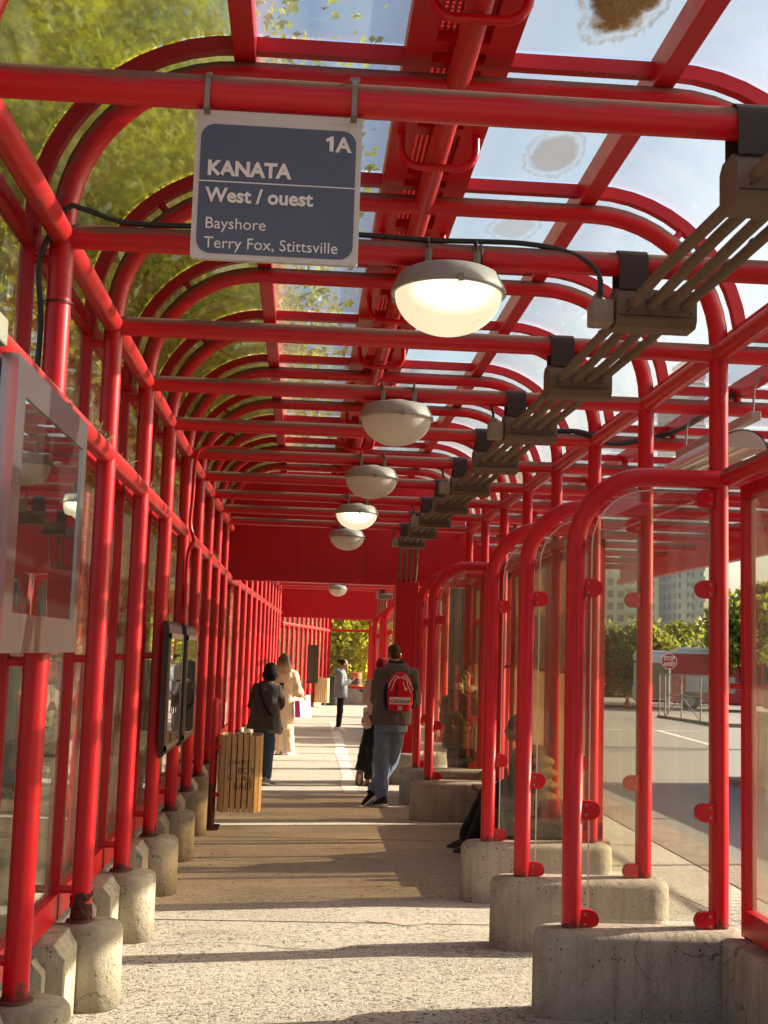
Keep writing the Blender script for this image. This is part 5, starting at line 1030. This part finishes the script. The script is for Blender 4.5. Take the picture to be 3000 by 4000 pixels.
# ---------------------------------------------------------------- trees and surroundings
LEAF_L = leaf_mat("maple_leaf", (.10, .125, .014), (.46, .46, .04)); LEAF_D = leaf_mat("dark_leaf", (.06, .085, .02), (.19, .21, .035)); LEAF_E = leaf_mat("bright_leaf", (.34, .42, .025), (.66, .62, .07), .68)
BARK = wood("bark", (.055, .035, .022), (.16, .105, .065))
def tree(name, label, base, h, crown, lm, nleaf, size, group, seed, trunk_r=.13, fork=.35):
    rg = np.random.default_rng(seed); t = thing(name, label, "tree", base, group); bxx, byy, bzz = base
    cx, cy, cz_, rx, ry, rz = crown
    m = MB(); top = V3((cx, cy, cz_ + rz * .55)); b0 = V3((bxx, byy, bzz - .1)); mid = b0.lerp(top, fork) + V3((rg.normal() * .1, rg.normal() * .1, 0))
    m.tube(smooth_path([b0, b0.lerp(mid, .5) + V3((rg.normal() * .05, 0, 0)), mid, mid.lerp(top, .5) + V3((rg.normal() * .2, rg.normal() * .2, 0)), top], 3), [trunk_r * (1.25 - 1.1 * k_ / 12) for k_ in range(13)], 10); m.build("trunk", BARK, t)
    m = MB(); tips = []
    for q in range(11):
        s_ = mid.lerp(top, rg.uniform(-.15, .75)); a = q * 2.4 + rg.uniform(-.4, .4); e = V3((cx + rx * .78 * math.cos(a), cy + ry * .78 * math.sin(a), cz_ + rz * rg.uniform(-.6, .6)))
        pts = smooth_path([s_, s_.lerp(e, .4) + V3((0, 0, .2)), e], 4); m.tube(pts, [trunk_r * .42 * (1 - .85 * k_ / (len(pts) - 1)) for k_ in range(len(pts))], 7); tips += [pts[-1], pts[5], pts[-3]]
        for z in range(2):
            f_ = pts[rg.integers(3, len(pts))]; e2 = f_ + V3(rg.normal(0, 1, 3).tolist()).normalized() * rg.uniform(.5, 1.1); m.tube([f_, f_.lerp(e2, .5) + V3((0, 0, .08)), e2], [trunk_r * .12, trunk_r * .08, .006], 5); tips.append(e2)
    m.build("limbs", BARK, t)
    nc = max(24, nleaf // 170); d = rg.normal(0, 1, (nc, 3)); d /= np.linalg.norm(d, axis=1)[:, None]; rr_ = rg.uniform(.35, 1, nc) ** .5
    C_ = np.array([cx, cy, cz_]) + d * rr_[:, None] * np.array([rx, ry, rz]); C_ = np.vstack([C_, np.array([list(q) for q in tips])])
    C_ = C_[~((C_[:, 0] > -1.75) & (C_[:, 2] < 5.1) & (C_[:, 1] < 48))]
    w_ = rg.uniform(.4, 1.6, len(C_)); w_ /= w_.sum(); idx = rg.choice(len(C_), nleaf, p=w_); cs = rg.uniform(.28, .62, len(C_)) * min(rx, rz) * .42
    Pp = C_[idx] + np.clip(rg.normal(0, 1, (nleaf, 3)), -1.7, 1.7) * cs[idx][:, None] * np.array([1, 1, .62])
    bad = (Pp[:, 0] > -1.55) & (Pp[:, 0] < 4.6) & (Pp[:, 2] < 4.95) & (Pp[:, 1] < 48); Pp[bad, 0] = -1.6 - rg.uniform(0, 1.2, bad.sum())
    u_ = rg.normal(0, 1, (nleaf, 3)); u_[:, 2] = u_[:, 2] * .5 - .35; u_ /= np.linalg.norm(u_, axis=1)[:, None]; n0 = rg.normal(0, 1, (nleaf, 3)) + np.array([.4, 0, .6]); v_ = np.cross(n0, u_); v_ /= np.linalg.norm(v_, axis=1)[:, None]; nn = np.cross(u_, v_)
    s_ = size * rg.uniform(.55, 1.25, nleaf)[:, None]
    shp = [(0, -.06, 0), (.30, -.34, .06), (.48, -.52, -.02), (.62, -.24, .05), (1.05, 0, -.14), (.62, .24, .05), (.48, .52, -.02), (.30, .34, .06), (0, .06, 0)]
    K = len(shp); Vv = np.stack([Pp + u_ * s_ * a + v_ * s_ * b + nn * s_ * c for a, b, c in shp], 1).reshape(-1, 3) - np.array(base)
    me = bpy.data.meshes.new("crown"); me.vertices.add(nleaf * K); me.vertices.foreach_set("co", Vv.ravel()); fl = [(0, 1, 4), (1, 2, 3), (1, 3, 4), (0, 4, 8), (8, 4, 7), (7, 4, 5), (7, 5, 6)]
    F_ = (np.array(fl)[None] + (np.arange(nleaf) * K)[:, None, None]).reshape(-1); nf = nleaf * len(fl)
    me.loops.add(nf * 3); me.loops.foreach_set("vertex_index", F_); me.polygons.add(nf); me.polygons.foreach_set("loop_start", np.arange(nf) * 3); me.polygons.foreach_set("loop_total", np.full(nf, 3)); me.update(calc_edges=True)
    me.materials.append(lm); o = bpy.data.objects.new("crown", me); COL.objects.link(o); o.parent = t; return t
GL = "maples left of the shelter"
tree("maple_tree", "leafy maple reaching over the vault at the upper left", (-3.6, 8.0, 0), 9, (-3.6, 8.8, 6.3, 3.1, 3.4, 3.2), LEAF_L, 42000, .088, GL, 1)
tree("maple_tree", "maple whose brown trunk shows between the first left columns", (-2.55, 12.0, 0), 9, (-3.2, 12.6, 6.6, 3.2, 3.3, 3.4), LEAF_L, 36000, .095, GL, 2, .16, .3)
tree("maple_tree", "maple with a furrowed trunk behind the second and third left columns", (-2.75, 16.4, 0), 9, (-3.3, 17.0, 6.4, 3.1, 3.4, 3.6), LEAF_L, 26000, .11, GL, 3, .15)
tree("maple_tree", "maple behind the middle of the left glass wall", (-3.1, 22.0, 0), 9, (-3.2, 22.2, 6.0, 3.2, 3.8, 3.6), LEAF_L, 17000, .15, GL, 4)
tree("maple_tree", "maple behind the far part of the left glass wall", (-3.4, 28.5, 0), 9, (-3.4, 29, 5.8, 3.4, 4.2, 3.8), LEAF_L, 10000, .22, GL, 5)
tree("maple_tree", "maple farthest along the left glass wall", (-4.0, 36.5, 0), 9, (-4.0, 37, 5.4, 3.8, 4.6, 4.0), LEAF_D, 9000, .26, GL, 6)
tree("maple_tree", "dark tree standing behind the nearest maple", (-8.0, 11, 0), 11, (-8, 11.5, 6.6, 3.8, 4.6, 4.8), LEAF_D, 12000, .22, GL, 7)
tree("maple_tree", "dark tree standing behind the white bench", (-8.5, 20, 0), 11, (-8.5, 20.5, 6.2, 4.0, 5.0, 5.2), LEAF_D, 10000, .25, GL, 8)
tree("maple_tree", "dark tree standing farther left behind the maples", (-9.5, 30, 0), 11, (-9.5, 31, 6.0, 4.5, 5.5, 5.4), LEAF_D, 9000, .3, GL, 9)
tree("bright_tree", "bright green tree with spreading branches framed by the end window", (2.35, 52.5, -.8), 7, (2.2, 52.8, 3.2, 2.7, 2.4, 3.2), LEAF_E, 15000, .22, None, 10, .16, .25)
tree("bright_tree", "yellow green tree farther beyond the end window on the left", (-2.5, 58, -.9), 8, (-2.2, 58, 3.4, 4.0, 3.0, 3.8), LEAF_L, 12000, .26, None, 11)
tree("bright_tree", "second green tree filling the view behind the end window", (.8, 63, -.9), 8, (.9, 63, 3.4, 4.0, 3.0, 4.0), LEAF_E, 12000, .26, None, 12)
for k_, (x, y, h_, r_, lab, lm) in enumerate(((27.5, 88, 5.9, 3.8, "round yellow green tree left of the bus roof", LEAF_L), (32.5, 92, 5.2, 3.6, "low green tree above the bus between the two towers", LEAF_L), (35.0, 95, 5.4, 3.0, "dull green tree at the foot of the grey tower", LEAF_L), (22.5, 84, 5.8, 4.2, "dark green tree left of the beige tower", LEAF_D), (37.6, 98, 6.4, 2.6, "taller bluish green tree right of the grey tower", LEAF_D))):
    tree("street_tree", lab, (x, y, -1.1), h_, (x, y, h_ - 3.6, r_, 3.2, 2.5), lm, 7000, .42, "trees beyond the bus", 20 + k_, .2)
for k_, (x, y, h_) in enumerate(((25.5, 66, 7.2), (29.5, 70, 6.4), (22.3, 60, 5.4))):
    tree("pine_tree", ["tall open pine silhouette seen through the right glass wall", "second pine silhouette right of the tall one", "lower pine left of the tall silhouette"][k_], (x, y, -1), h_, (x, y, h_ * .68, 2.1, 2.0, h_ * .30), LEAF_D, 2600, .40, "pines seen through the right glass wall", 40 + k_, .14)
tree("street_tree", "unseen tree added right of the view to cast a shadow on the road", (15.5, 31, -.3), 8, (15.2, 31, 4.6, 2.6, 2.6, 2.2), LEAF_L, 6000, .3, None, 50, .18)  # out-of-view tree, added only to throw shade across the road
# distant wood closing the left horizon
rg = np.random.default_rng(5); m = MB()
for q in range(90):
    x = rg.uniform(-70, -18); y = rg.uniform(30, 120); m.ell((x, y, rg.uniform(1.5, 5)), rg.uniform(2, 4.5), rg.uniform(2, 4.5), rg.uniform(2, 4), 10, 7)
for q in range(60): m.ell((rg.uniform(-30, 16), rg.uniform(78, 120), rg.uniform(.5, 3.5)), rg.uniform(2, 4.5), rg.uniform(2, 4), rg.uniform(2, 3.6), 10, 7)
for q in range(60): m.ell((rg.uniform(24, 90), rg.uniform(105, 140), rg.uniform(-1.5, .6)), rg.uniform(2, 5), rg.uniform(2, 4), rg.uniform(2, 3.2), 10, 7)
wd_ = m.build("distant_woods", LEAF_D); dsp = wd_.modifiers.new("sub", 'SUBSURF'); dsp.levels = dsp.render_levels = 1
tx = bpy.data.textures.new("clump", 'CLOUDS'); tx.noise_scale = .8; dm = wd_.modifiers.new("disp", 'DISPLACE'); dm.texture = tx; dm.strength = 1.6; dm.texture_coords = 'GLOBAL'
tag(wd_, "mass of distant green woods beyond the lawn", "woods", kind="stuff")
# towers
def tower(name, label, x0, x1, y0, y1, zt_, col, floors, vert, cw):
    t = thing(name, label, "building", ((x0 + x1) / 2, y0, -1.3)); fh = (zt_ + 1.3) / floors
    wm = simple(name + "_wall", col, .85, 0, .12, .3); gm = simple(name + "_window", tuple(c * .5 for c in col), .3, 0, .4, .8)
    m = MB(); m.box(x0, x1, y0, y1, -1.3, zt_); m.box(x0 + 3, x1 - 3, y0 + 3, y1 - 3, zt_, zt_ + 3.5); m.build("wall", wm, t)
    m = MB(); nx = int((x1 - x0) / cw)
    for j in range(nx):
        for f_ in range(1, floors):
            xx = x0 + (j + .5) * cw; z = -1.3 + f_ * fh
            if vert and j % 3 == 1: continue
            m.box(xx - cw * .3, xx + cw * .3, y0 - .02, y0 + .3, z + fh * .25, z + fh * .8)
    for f_ in range(1, floors):
        z = -1.3 + f_ * fh
        for j in range(4): yy = y0 + (j + .5) * (y1 - y0) / 4; m.box(x0 - .02, x0 + .3, yy - 1.4, yy + 1.4, z + fh * .25, z + fh * .8)
    w2 = m.build("windows", gm, t); w2["kind"] = "stuff"
    for f_ in range(1, floors):
        m = MB(); z = -1.3 + f_ * fh
        for j in range(nx):
            if j % 3 == (1 if not vert else 2): xx = x0 + (j + .5) * cw; m.box(xx - cw * .5, xx + cw * .5, y0 - 1.5, y0 - .03, z - .15, z + .1); m.box(xx - cw * .5, xx + cw * .5, y0 - 1.5, y0 - 1.4, z + .1, z + 1.1)
        m.build("balcony", wm, t)
    return t
tower("apartment_tower", "tall grey apartment tower behind the bus", 93.2, 99.9, 300, 318, 76, (.34, .36, .38), 30, True, 1.1)
tower("apartment_tower", "beige apartment block with dark balconies left of the grey tower", 58, 82.6, 280, 300, 21, (.60, .56, .47), 8, False, 2.4)
m = MB(); 
t = thing("station_building", "dark brown ribbed building end standing left of the bus", "building", (10.6, 64, -.6)); m = MB(); m.box(6.4, 15.0, 64, 76, -1, 11.5); m.build("wall", wood("ribbed_cladding", (.075, .050, .030), (.15, .105, .065)), t)
for k_ in range(29): m = MB(); m.box(6.45 + k_ * .3, 6.58 + k_ * .3, 63.94, 64, -.6, 11.4); m.build("rib", bpy.data.materials["ribbed_cladding"], t)
m = MB(); m.box(6.2, 15.2, 63.8, 76.2, 11.5, 11.9); m.build("roof_edge", M_BRONZE, t)
# bus
def bus():
    bxx, byy, bzz = 17.0, 62, -.56; t = thing("bus", "red and white city bus parked beyond the wire gate", "bus", (bxx, byy, bzz)); Lb, Wb, Hb = 12.2, 2.55, 3.0
    rot = R(-14); c_, s_ = math.cos(rot), math.sin(rot)
    def tf(mb): mb.v = [(bxx + x * c_ - y * s_, byy + x * s_ + y * c_, bzz + z) for x, y, z in mb.v]; return mb
    RB, WB, GB = simple("bus_red", (.50, .02, .035), .3, 0, .1, 1), simple("bus_white", (.74, .73, .71), .35), simple("bus_glass", (.03, .035, .045), .08)
    m = MB(); m.box(1.9, Lb, 0, Wb, .35, 2.85); tf(m).build("body", RB, t, bevel=.12)
    m = MB(); m.box(0, 1.92, .0, Wb, .35, 2.85); tf(m).build("front", WB, t, bevel=.16)
    m = MB(); m.box(.1, Lb - .2, .1, Wb - .1, 2.84, 2.98); m.box(2.2, 4.4, .3, 2.25, 2.97, 3.2); m.box(4.9, 7.2, .25, 2.3, 2.97, 3.25); m.box(7.6, 11.4, .2, 2.35, 2.97, 3.18); tf(m).build("roof_unit", WB, t, bevel=.06)
    m = MB(); m.box(.25, 1.75, -.03, .0, .55, 2.35); tf(m).build("door", simple("bus_door", (.20, .21, .13), .15), t)
    m = MB(); m.box(-.03, .01, .2, Wb - .2, 1.15, 2.55); tf(m).build("windscreen", GB, t)
    for j in range(6):
        m = MB(); m.box(5.2 + j * 1.15, 6.25 + j * 1.15, -.03, 0, 1.45, 2.35); tf(m).build("window", GB, t)
    m = MB(); m.box(2.6, 5.0, -.035, 0, .95, 1.75); tf(m).build("advert_panel", simple("advert", (.45, .44, .42), .4, 0, .5, 3), t)
    for x in (2.8, 9.2):
        m = MB(); m.sweep([(x, -.02, .48), (x, .28, .48)], circ(.48, 20), b=(0, 0, 1)); o = tf(m).build("wheel", M_BLACK, t)
        m = MB(); m.sweep([(x, -.05, .48), (x, -.01, .48)], circ(.25, 16), b=(0, 0, 1)); tf(m).build("rim", M_STRAP, o)
    m = MB(); m.box(.3, 1.6, -.05, -.03, .38, .5); m.tube([(.1, -.05, 2.4), (-.2, -.35, 2.3), (-.2, -.35, 1.9)], .05, 8); tf(m).build("mirror", M_BLACK, t)
bus()
# stop sign
t = thing("stop_sign", "octagonal red STOP ARRET sign on a thin post in front of the bus", "sign", (15.2, 50.0, -.6)); sx_, sy_, sz_ = 15.2, 50.0, 1.90; r8 = .345
o8 = lambda r_, y: [(sx_ + r_ * math.cos(R(22.5 + 45 * q)), y, sz_ + r_ * math.sin(R(22.5 + 45 * q))) for q in range(8)]
m = MB(); m.prism(o8(r8, sy_), (0, .012, 0)); m.build("border", M_WHITE, t)
m = MB(); m.prism(o8(r8 - .028, sy_ - .004), (0, .006, 0)); m.build("face", simple("sign_red", (.42, .02, .03), .5), t)
LW = simple("sign_white", (.78, .74, .72), .5)
text_obj("lettering", "STOP", .235, (sx_, sy_ - .006, sz_ + .04), (1, 0, 0), (0, 0, 1), LW, t, sx=.82, align='CENTER', offset=.004); text_obj("lettering", "ARRÊT", .215, (sx_, sy_ - .006, sz_ - .19), (1, 0, 0), (0, 0, 1), LW, t, sx=.76, align='CENTER', offset=.004)
m = MB(); m.tube([(sx_, sy_ + .04, -.8), (sx_, sy_ + .04, sz_ + .35)], .03, 8); m.build("post", simple("galvanised", (.35, .33, .30), .5, .4), t)
# cone
t = thing("traffic_cone", "orange traffic cone on the road left of the wire gate", "cone", (16.15, 60.0, -.85)); cz0 = roadz(60) + .005
m = MB(); m.lathe([(.0, .72), (.035, .72), (.16, .04), (.0, .04)], (16.15, 60, cz0), 18); m.build("cone", simple("cone_orange", (.62, .10, .03), .5), t)
m = MB(); m.box(15.95, 16.35, 59.8, 60.2, cz0, cz0 + .04); m.build("base", M_BLACK, t)
m = MB(); m.box(14.2, 17.6, 60.5, 61, roadz(60.6) - .05, roadz(60.6) + .14); tag(m.build("kerb_block", simple("dark_kerb", (.05, .045, .04), .9), bevel=.03), "dark low kerb block behind the traffic cone", "kerb block")
m = MB(); m.tube([(15.1, 52.6, -.85), (15.1, 52.6, 2.0)], .07, 10); o = thing("sign_pole", "pale sign pole with a square foot left of the bus", "pole", (15.1, 52.6, -.85)); m.build("pole", M_WHITE, o); m = MB(); m.box(14.95, 15.25, 52.45, 52.75, -.8, -.35); m.build("foot", M_WHITE, o)
# wire gate
t = thing("wire_gate", "galvanised wire mesh gate with diagonal brace in front of the bus", "gate", (14.6, 43, -.6)); G = simple("gate_steel", (.26, .24, .21), .6, .2); z0 = roadz(43)
A = V3((14.5, 49.0, roadz(49.0))); Bq = V3((14.3, 42.0, roadz(42.0)))
pt = lambda f_, z: tuple(A.lerp(Bq, f_) + V3((0, 0, z)))
for f_ in (0, .12, .45, .8, 1.0):
    m = MB(); m.tube([pt(f_, -.02), pt(f_, 1.75)], .03, 8); m.build("post", G, t)
m = MB()
for z in (.08, .95, 1.72): m.tube([pt(0, z), pt(1, z)], .022, 8)
m.tube([pt(.12, .1), pt(.45, .95)], .02, 6); m.tube([pt(.45, .95), pt(.8, .1)], .02, 6); m.build("rail", G, t)
m = MB()
for k_ in range(44): f_ = k_ / 44; m.tube([pt(f_, .08), pt(min(1, f_ + .06), 1.72)], .0018, 4, cap=False); m.tube([pt(min(1, f_ + .06), .08), pt(f_, 1.72)], .0018, 4, cap=False)
m.build("mesh", G, t)
m = MB(); m.prism([pt(-.05, -.05), pt(1.08, -.05), pt(1.08, .13), pt(-.05, .10)], (1.3, 0, 0)); tag(m.build("gravel_verge", simple("verge_soil", (.22, .18, .13), .95, 0, .4, 6, .6, 30)), "rough gravel verge under the wire gate", "verge")
# right retaining wall with fence
t = thing("retaining_wall", "dark red brown retaining wall with a pale coping across the road", "wall", (8.1, 12, 0)); m = MB(); m.box(8.05, 8.6, -3, 21.4, -.3, .98); m.build("wall", simple("dark_red_wall", (.12, .055, .055), .9, 0, .25, 2, .3, 30), t); m = MB(); m.box(7.98, 8.65, -3, 21.45, .98, 1.1); m.build("coping", M_KERB, t, bevel=.015)
m = MB(); m.box(7.5, 8.05, -3, 21.4, -.3, -.05); tag(m.build("kerb", M_KERB, bevel=.02), kind="structure")
t = thing("railing", "upright bar railing on top of the retaining wall", "railing", (8.3, 12, 1.1)); DK = simple("railing_paint", (.10, .085, .075), .6)
m = MB()
for z in (1.2, 2.15): m.box(8.28, 8.32, 4, 21.3, z, z + .04)
m.build("rail", DK, t)
m = MB()
for k_ in range(140): yq = 4.05 + k_ * .123; m.box(8.292, 8.308, yq, yq + .016, 1.24, 2.15)
w3 = m.build("bars", DK, t); w3["kind"] = "stuff"
for yq in (4, 8.3, 12.6, 16.9, 21.25):
    m = MB(); m.box(8.26, 8.34, yq - .03, yq + .03, 1.1, 2.25); m.build("post", DK, t)
# white bench, car, barrel and small bin on the left and beyond the end
t = thing("slatted_bench", "white slatted bench outside the left glass wall", "bench", (-3.0, 17.8, 0)); WP = simple("bench_white", (.62, .60, .55), .6)
for k_ in range(4):
    m = MB(); m.box(-3.45 + k_ * .12, -3.35 + k_ * .12, 16.8, 18.9, .43, .465); m.build("seat_slat", WP, t)
for k_ in range(4):
    m = MB(); m.box(-3.50, -3.46, 16.8, 18.9, .52 + k_ * .12, .60 + k_ * .12); m.build("back_slat", WP, t)
for yq in (17.0, 18.7):
    m = MB(); m.box(-3.46, -3.0, yq - .03, yq + .03, .38, .43); m.box(-3.06, -3.0, yq - .03, yq + .03, -.02, .4); m.box(-3.52, -3.46, yq - .03, yq + .03, -.02, 1.0); m.build("leg", simple("bench_iron", (.03, .03, .03), .5), t)
def car(x, y, rz, col, label):
    t = thing("parked_car", label, "car", (x, y, 0)); c_, s_ = math.cos(rz), math.sin(rz)
    def tf(mb): mb.v = [(x + a * c_ - b * s_, y + a * s_ + b * c_, z) for a, b, z in mb.v]; return mb
    pf = [(-2.1, .35), (-2.15, .75), (-1.5, .95), (-.8, 1.42), (.7, 1.45), (1.5, 1.0), (2.1, .85), (2.15, .4)]
    m = MB(); m.prism([(a, -.85, z) for a, z in pf][::-1], (0, 1.7, 0)); tf(m).build("body", simple("car_paint", col, .3), t, bevel=.12)
    m = MB(); m.prism([(a, -.87, z) for a, z in ((-1.3, .98), (-.75, 1.34), (.65, 1.36), (1.3, 1.0))][::-1], (0, 1.74, 0)); tf(m).build("window", simple("car_glass", (.03, .035, .04), .08), t)
    for a in (-1.35, 1.35):
        for b in (-.88, .66):
            m = MB(); m.sweep([(a, b, .32), (a, b + .22, .32)], circ(.32, 18), b=(0, 0, 1)); tf(m).build("wheel", M_BLACK, t)
car(-6.3, 26, R(85), (.62, .62, .60), "white parked car seen low through the left glass wall")
car(-6.6, 35, R(85), (.22, .23, .25), "grey parked car farther along behind the left glass wall")
t = thing("traffic_barrel", "orange and black striped traffic barrel behind the end window", "barrel", (2.05, 46.4, 0))
for k_ in range(5):
    m = MB(); m.lathe([(.27 - .01 * k_, .02 + k_ * .22), (.265 - .01 * k_, .24 + k_ * .22)], (2.12, 46.4, .0), 18); m.lathe([(0, .24 + k_ * .22), (.265 - .01 * k_, .24 + k_ * .22)], (2.12, 46.4, 0), 18); m.build("band", simple("barrel_orange", (.62, .17, .04), .5) if k_ % 2 == 0 else simple("barrel_dark", (.06, .055, .05), .5), t)
t = thing("black_bin", "small black litter bin left of the person in the pale blue jacket", "bin", (.98, 43.2, 0)); m = MB(); m.lathe([(0, 0), (.2, 0), (.22, .05), (.23, .95), (.21, 1.0), (0, 1.0)], (1.18, 43.6, 0), 20); m.build("drum", simple("bin_black", (.03, .028, .027), .5), t); m = MB(); m.lathe([(.235, .93), (.245, .96), (.235, .99)], (1.18, 43.6, 0), 20); m.build("rim", M_BLACK, t)
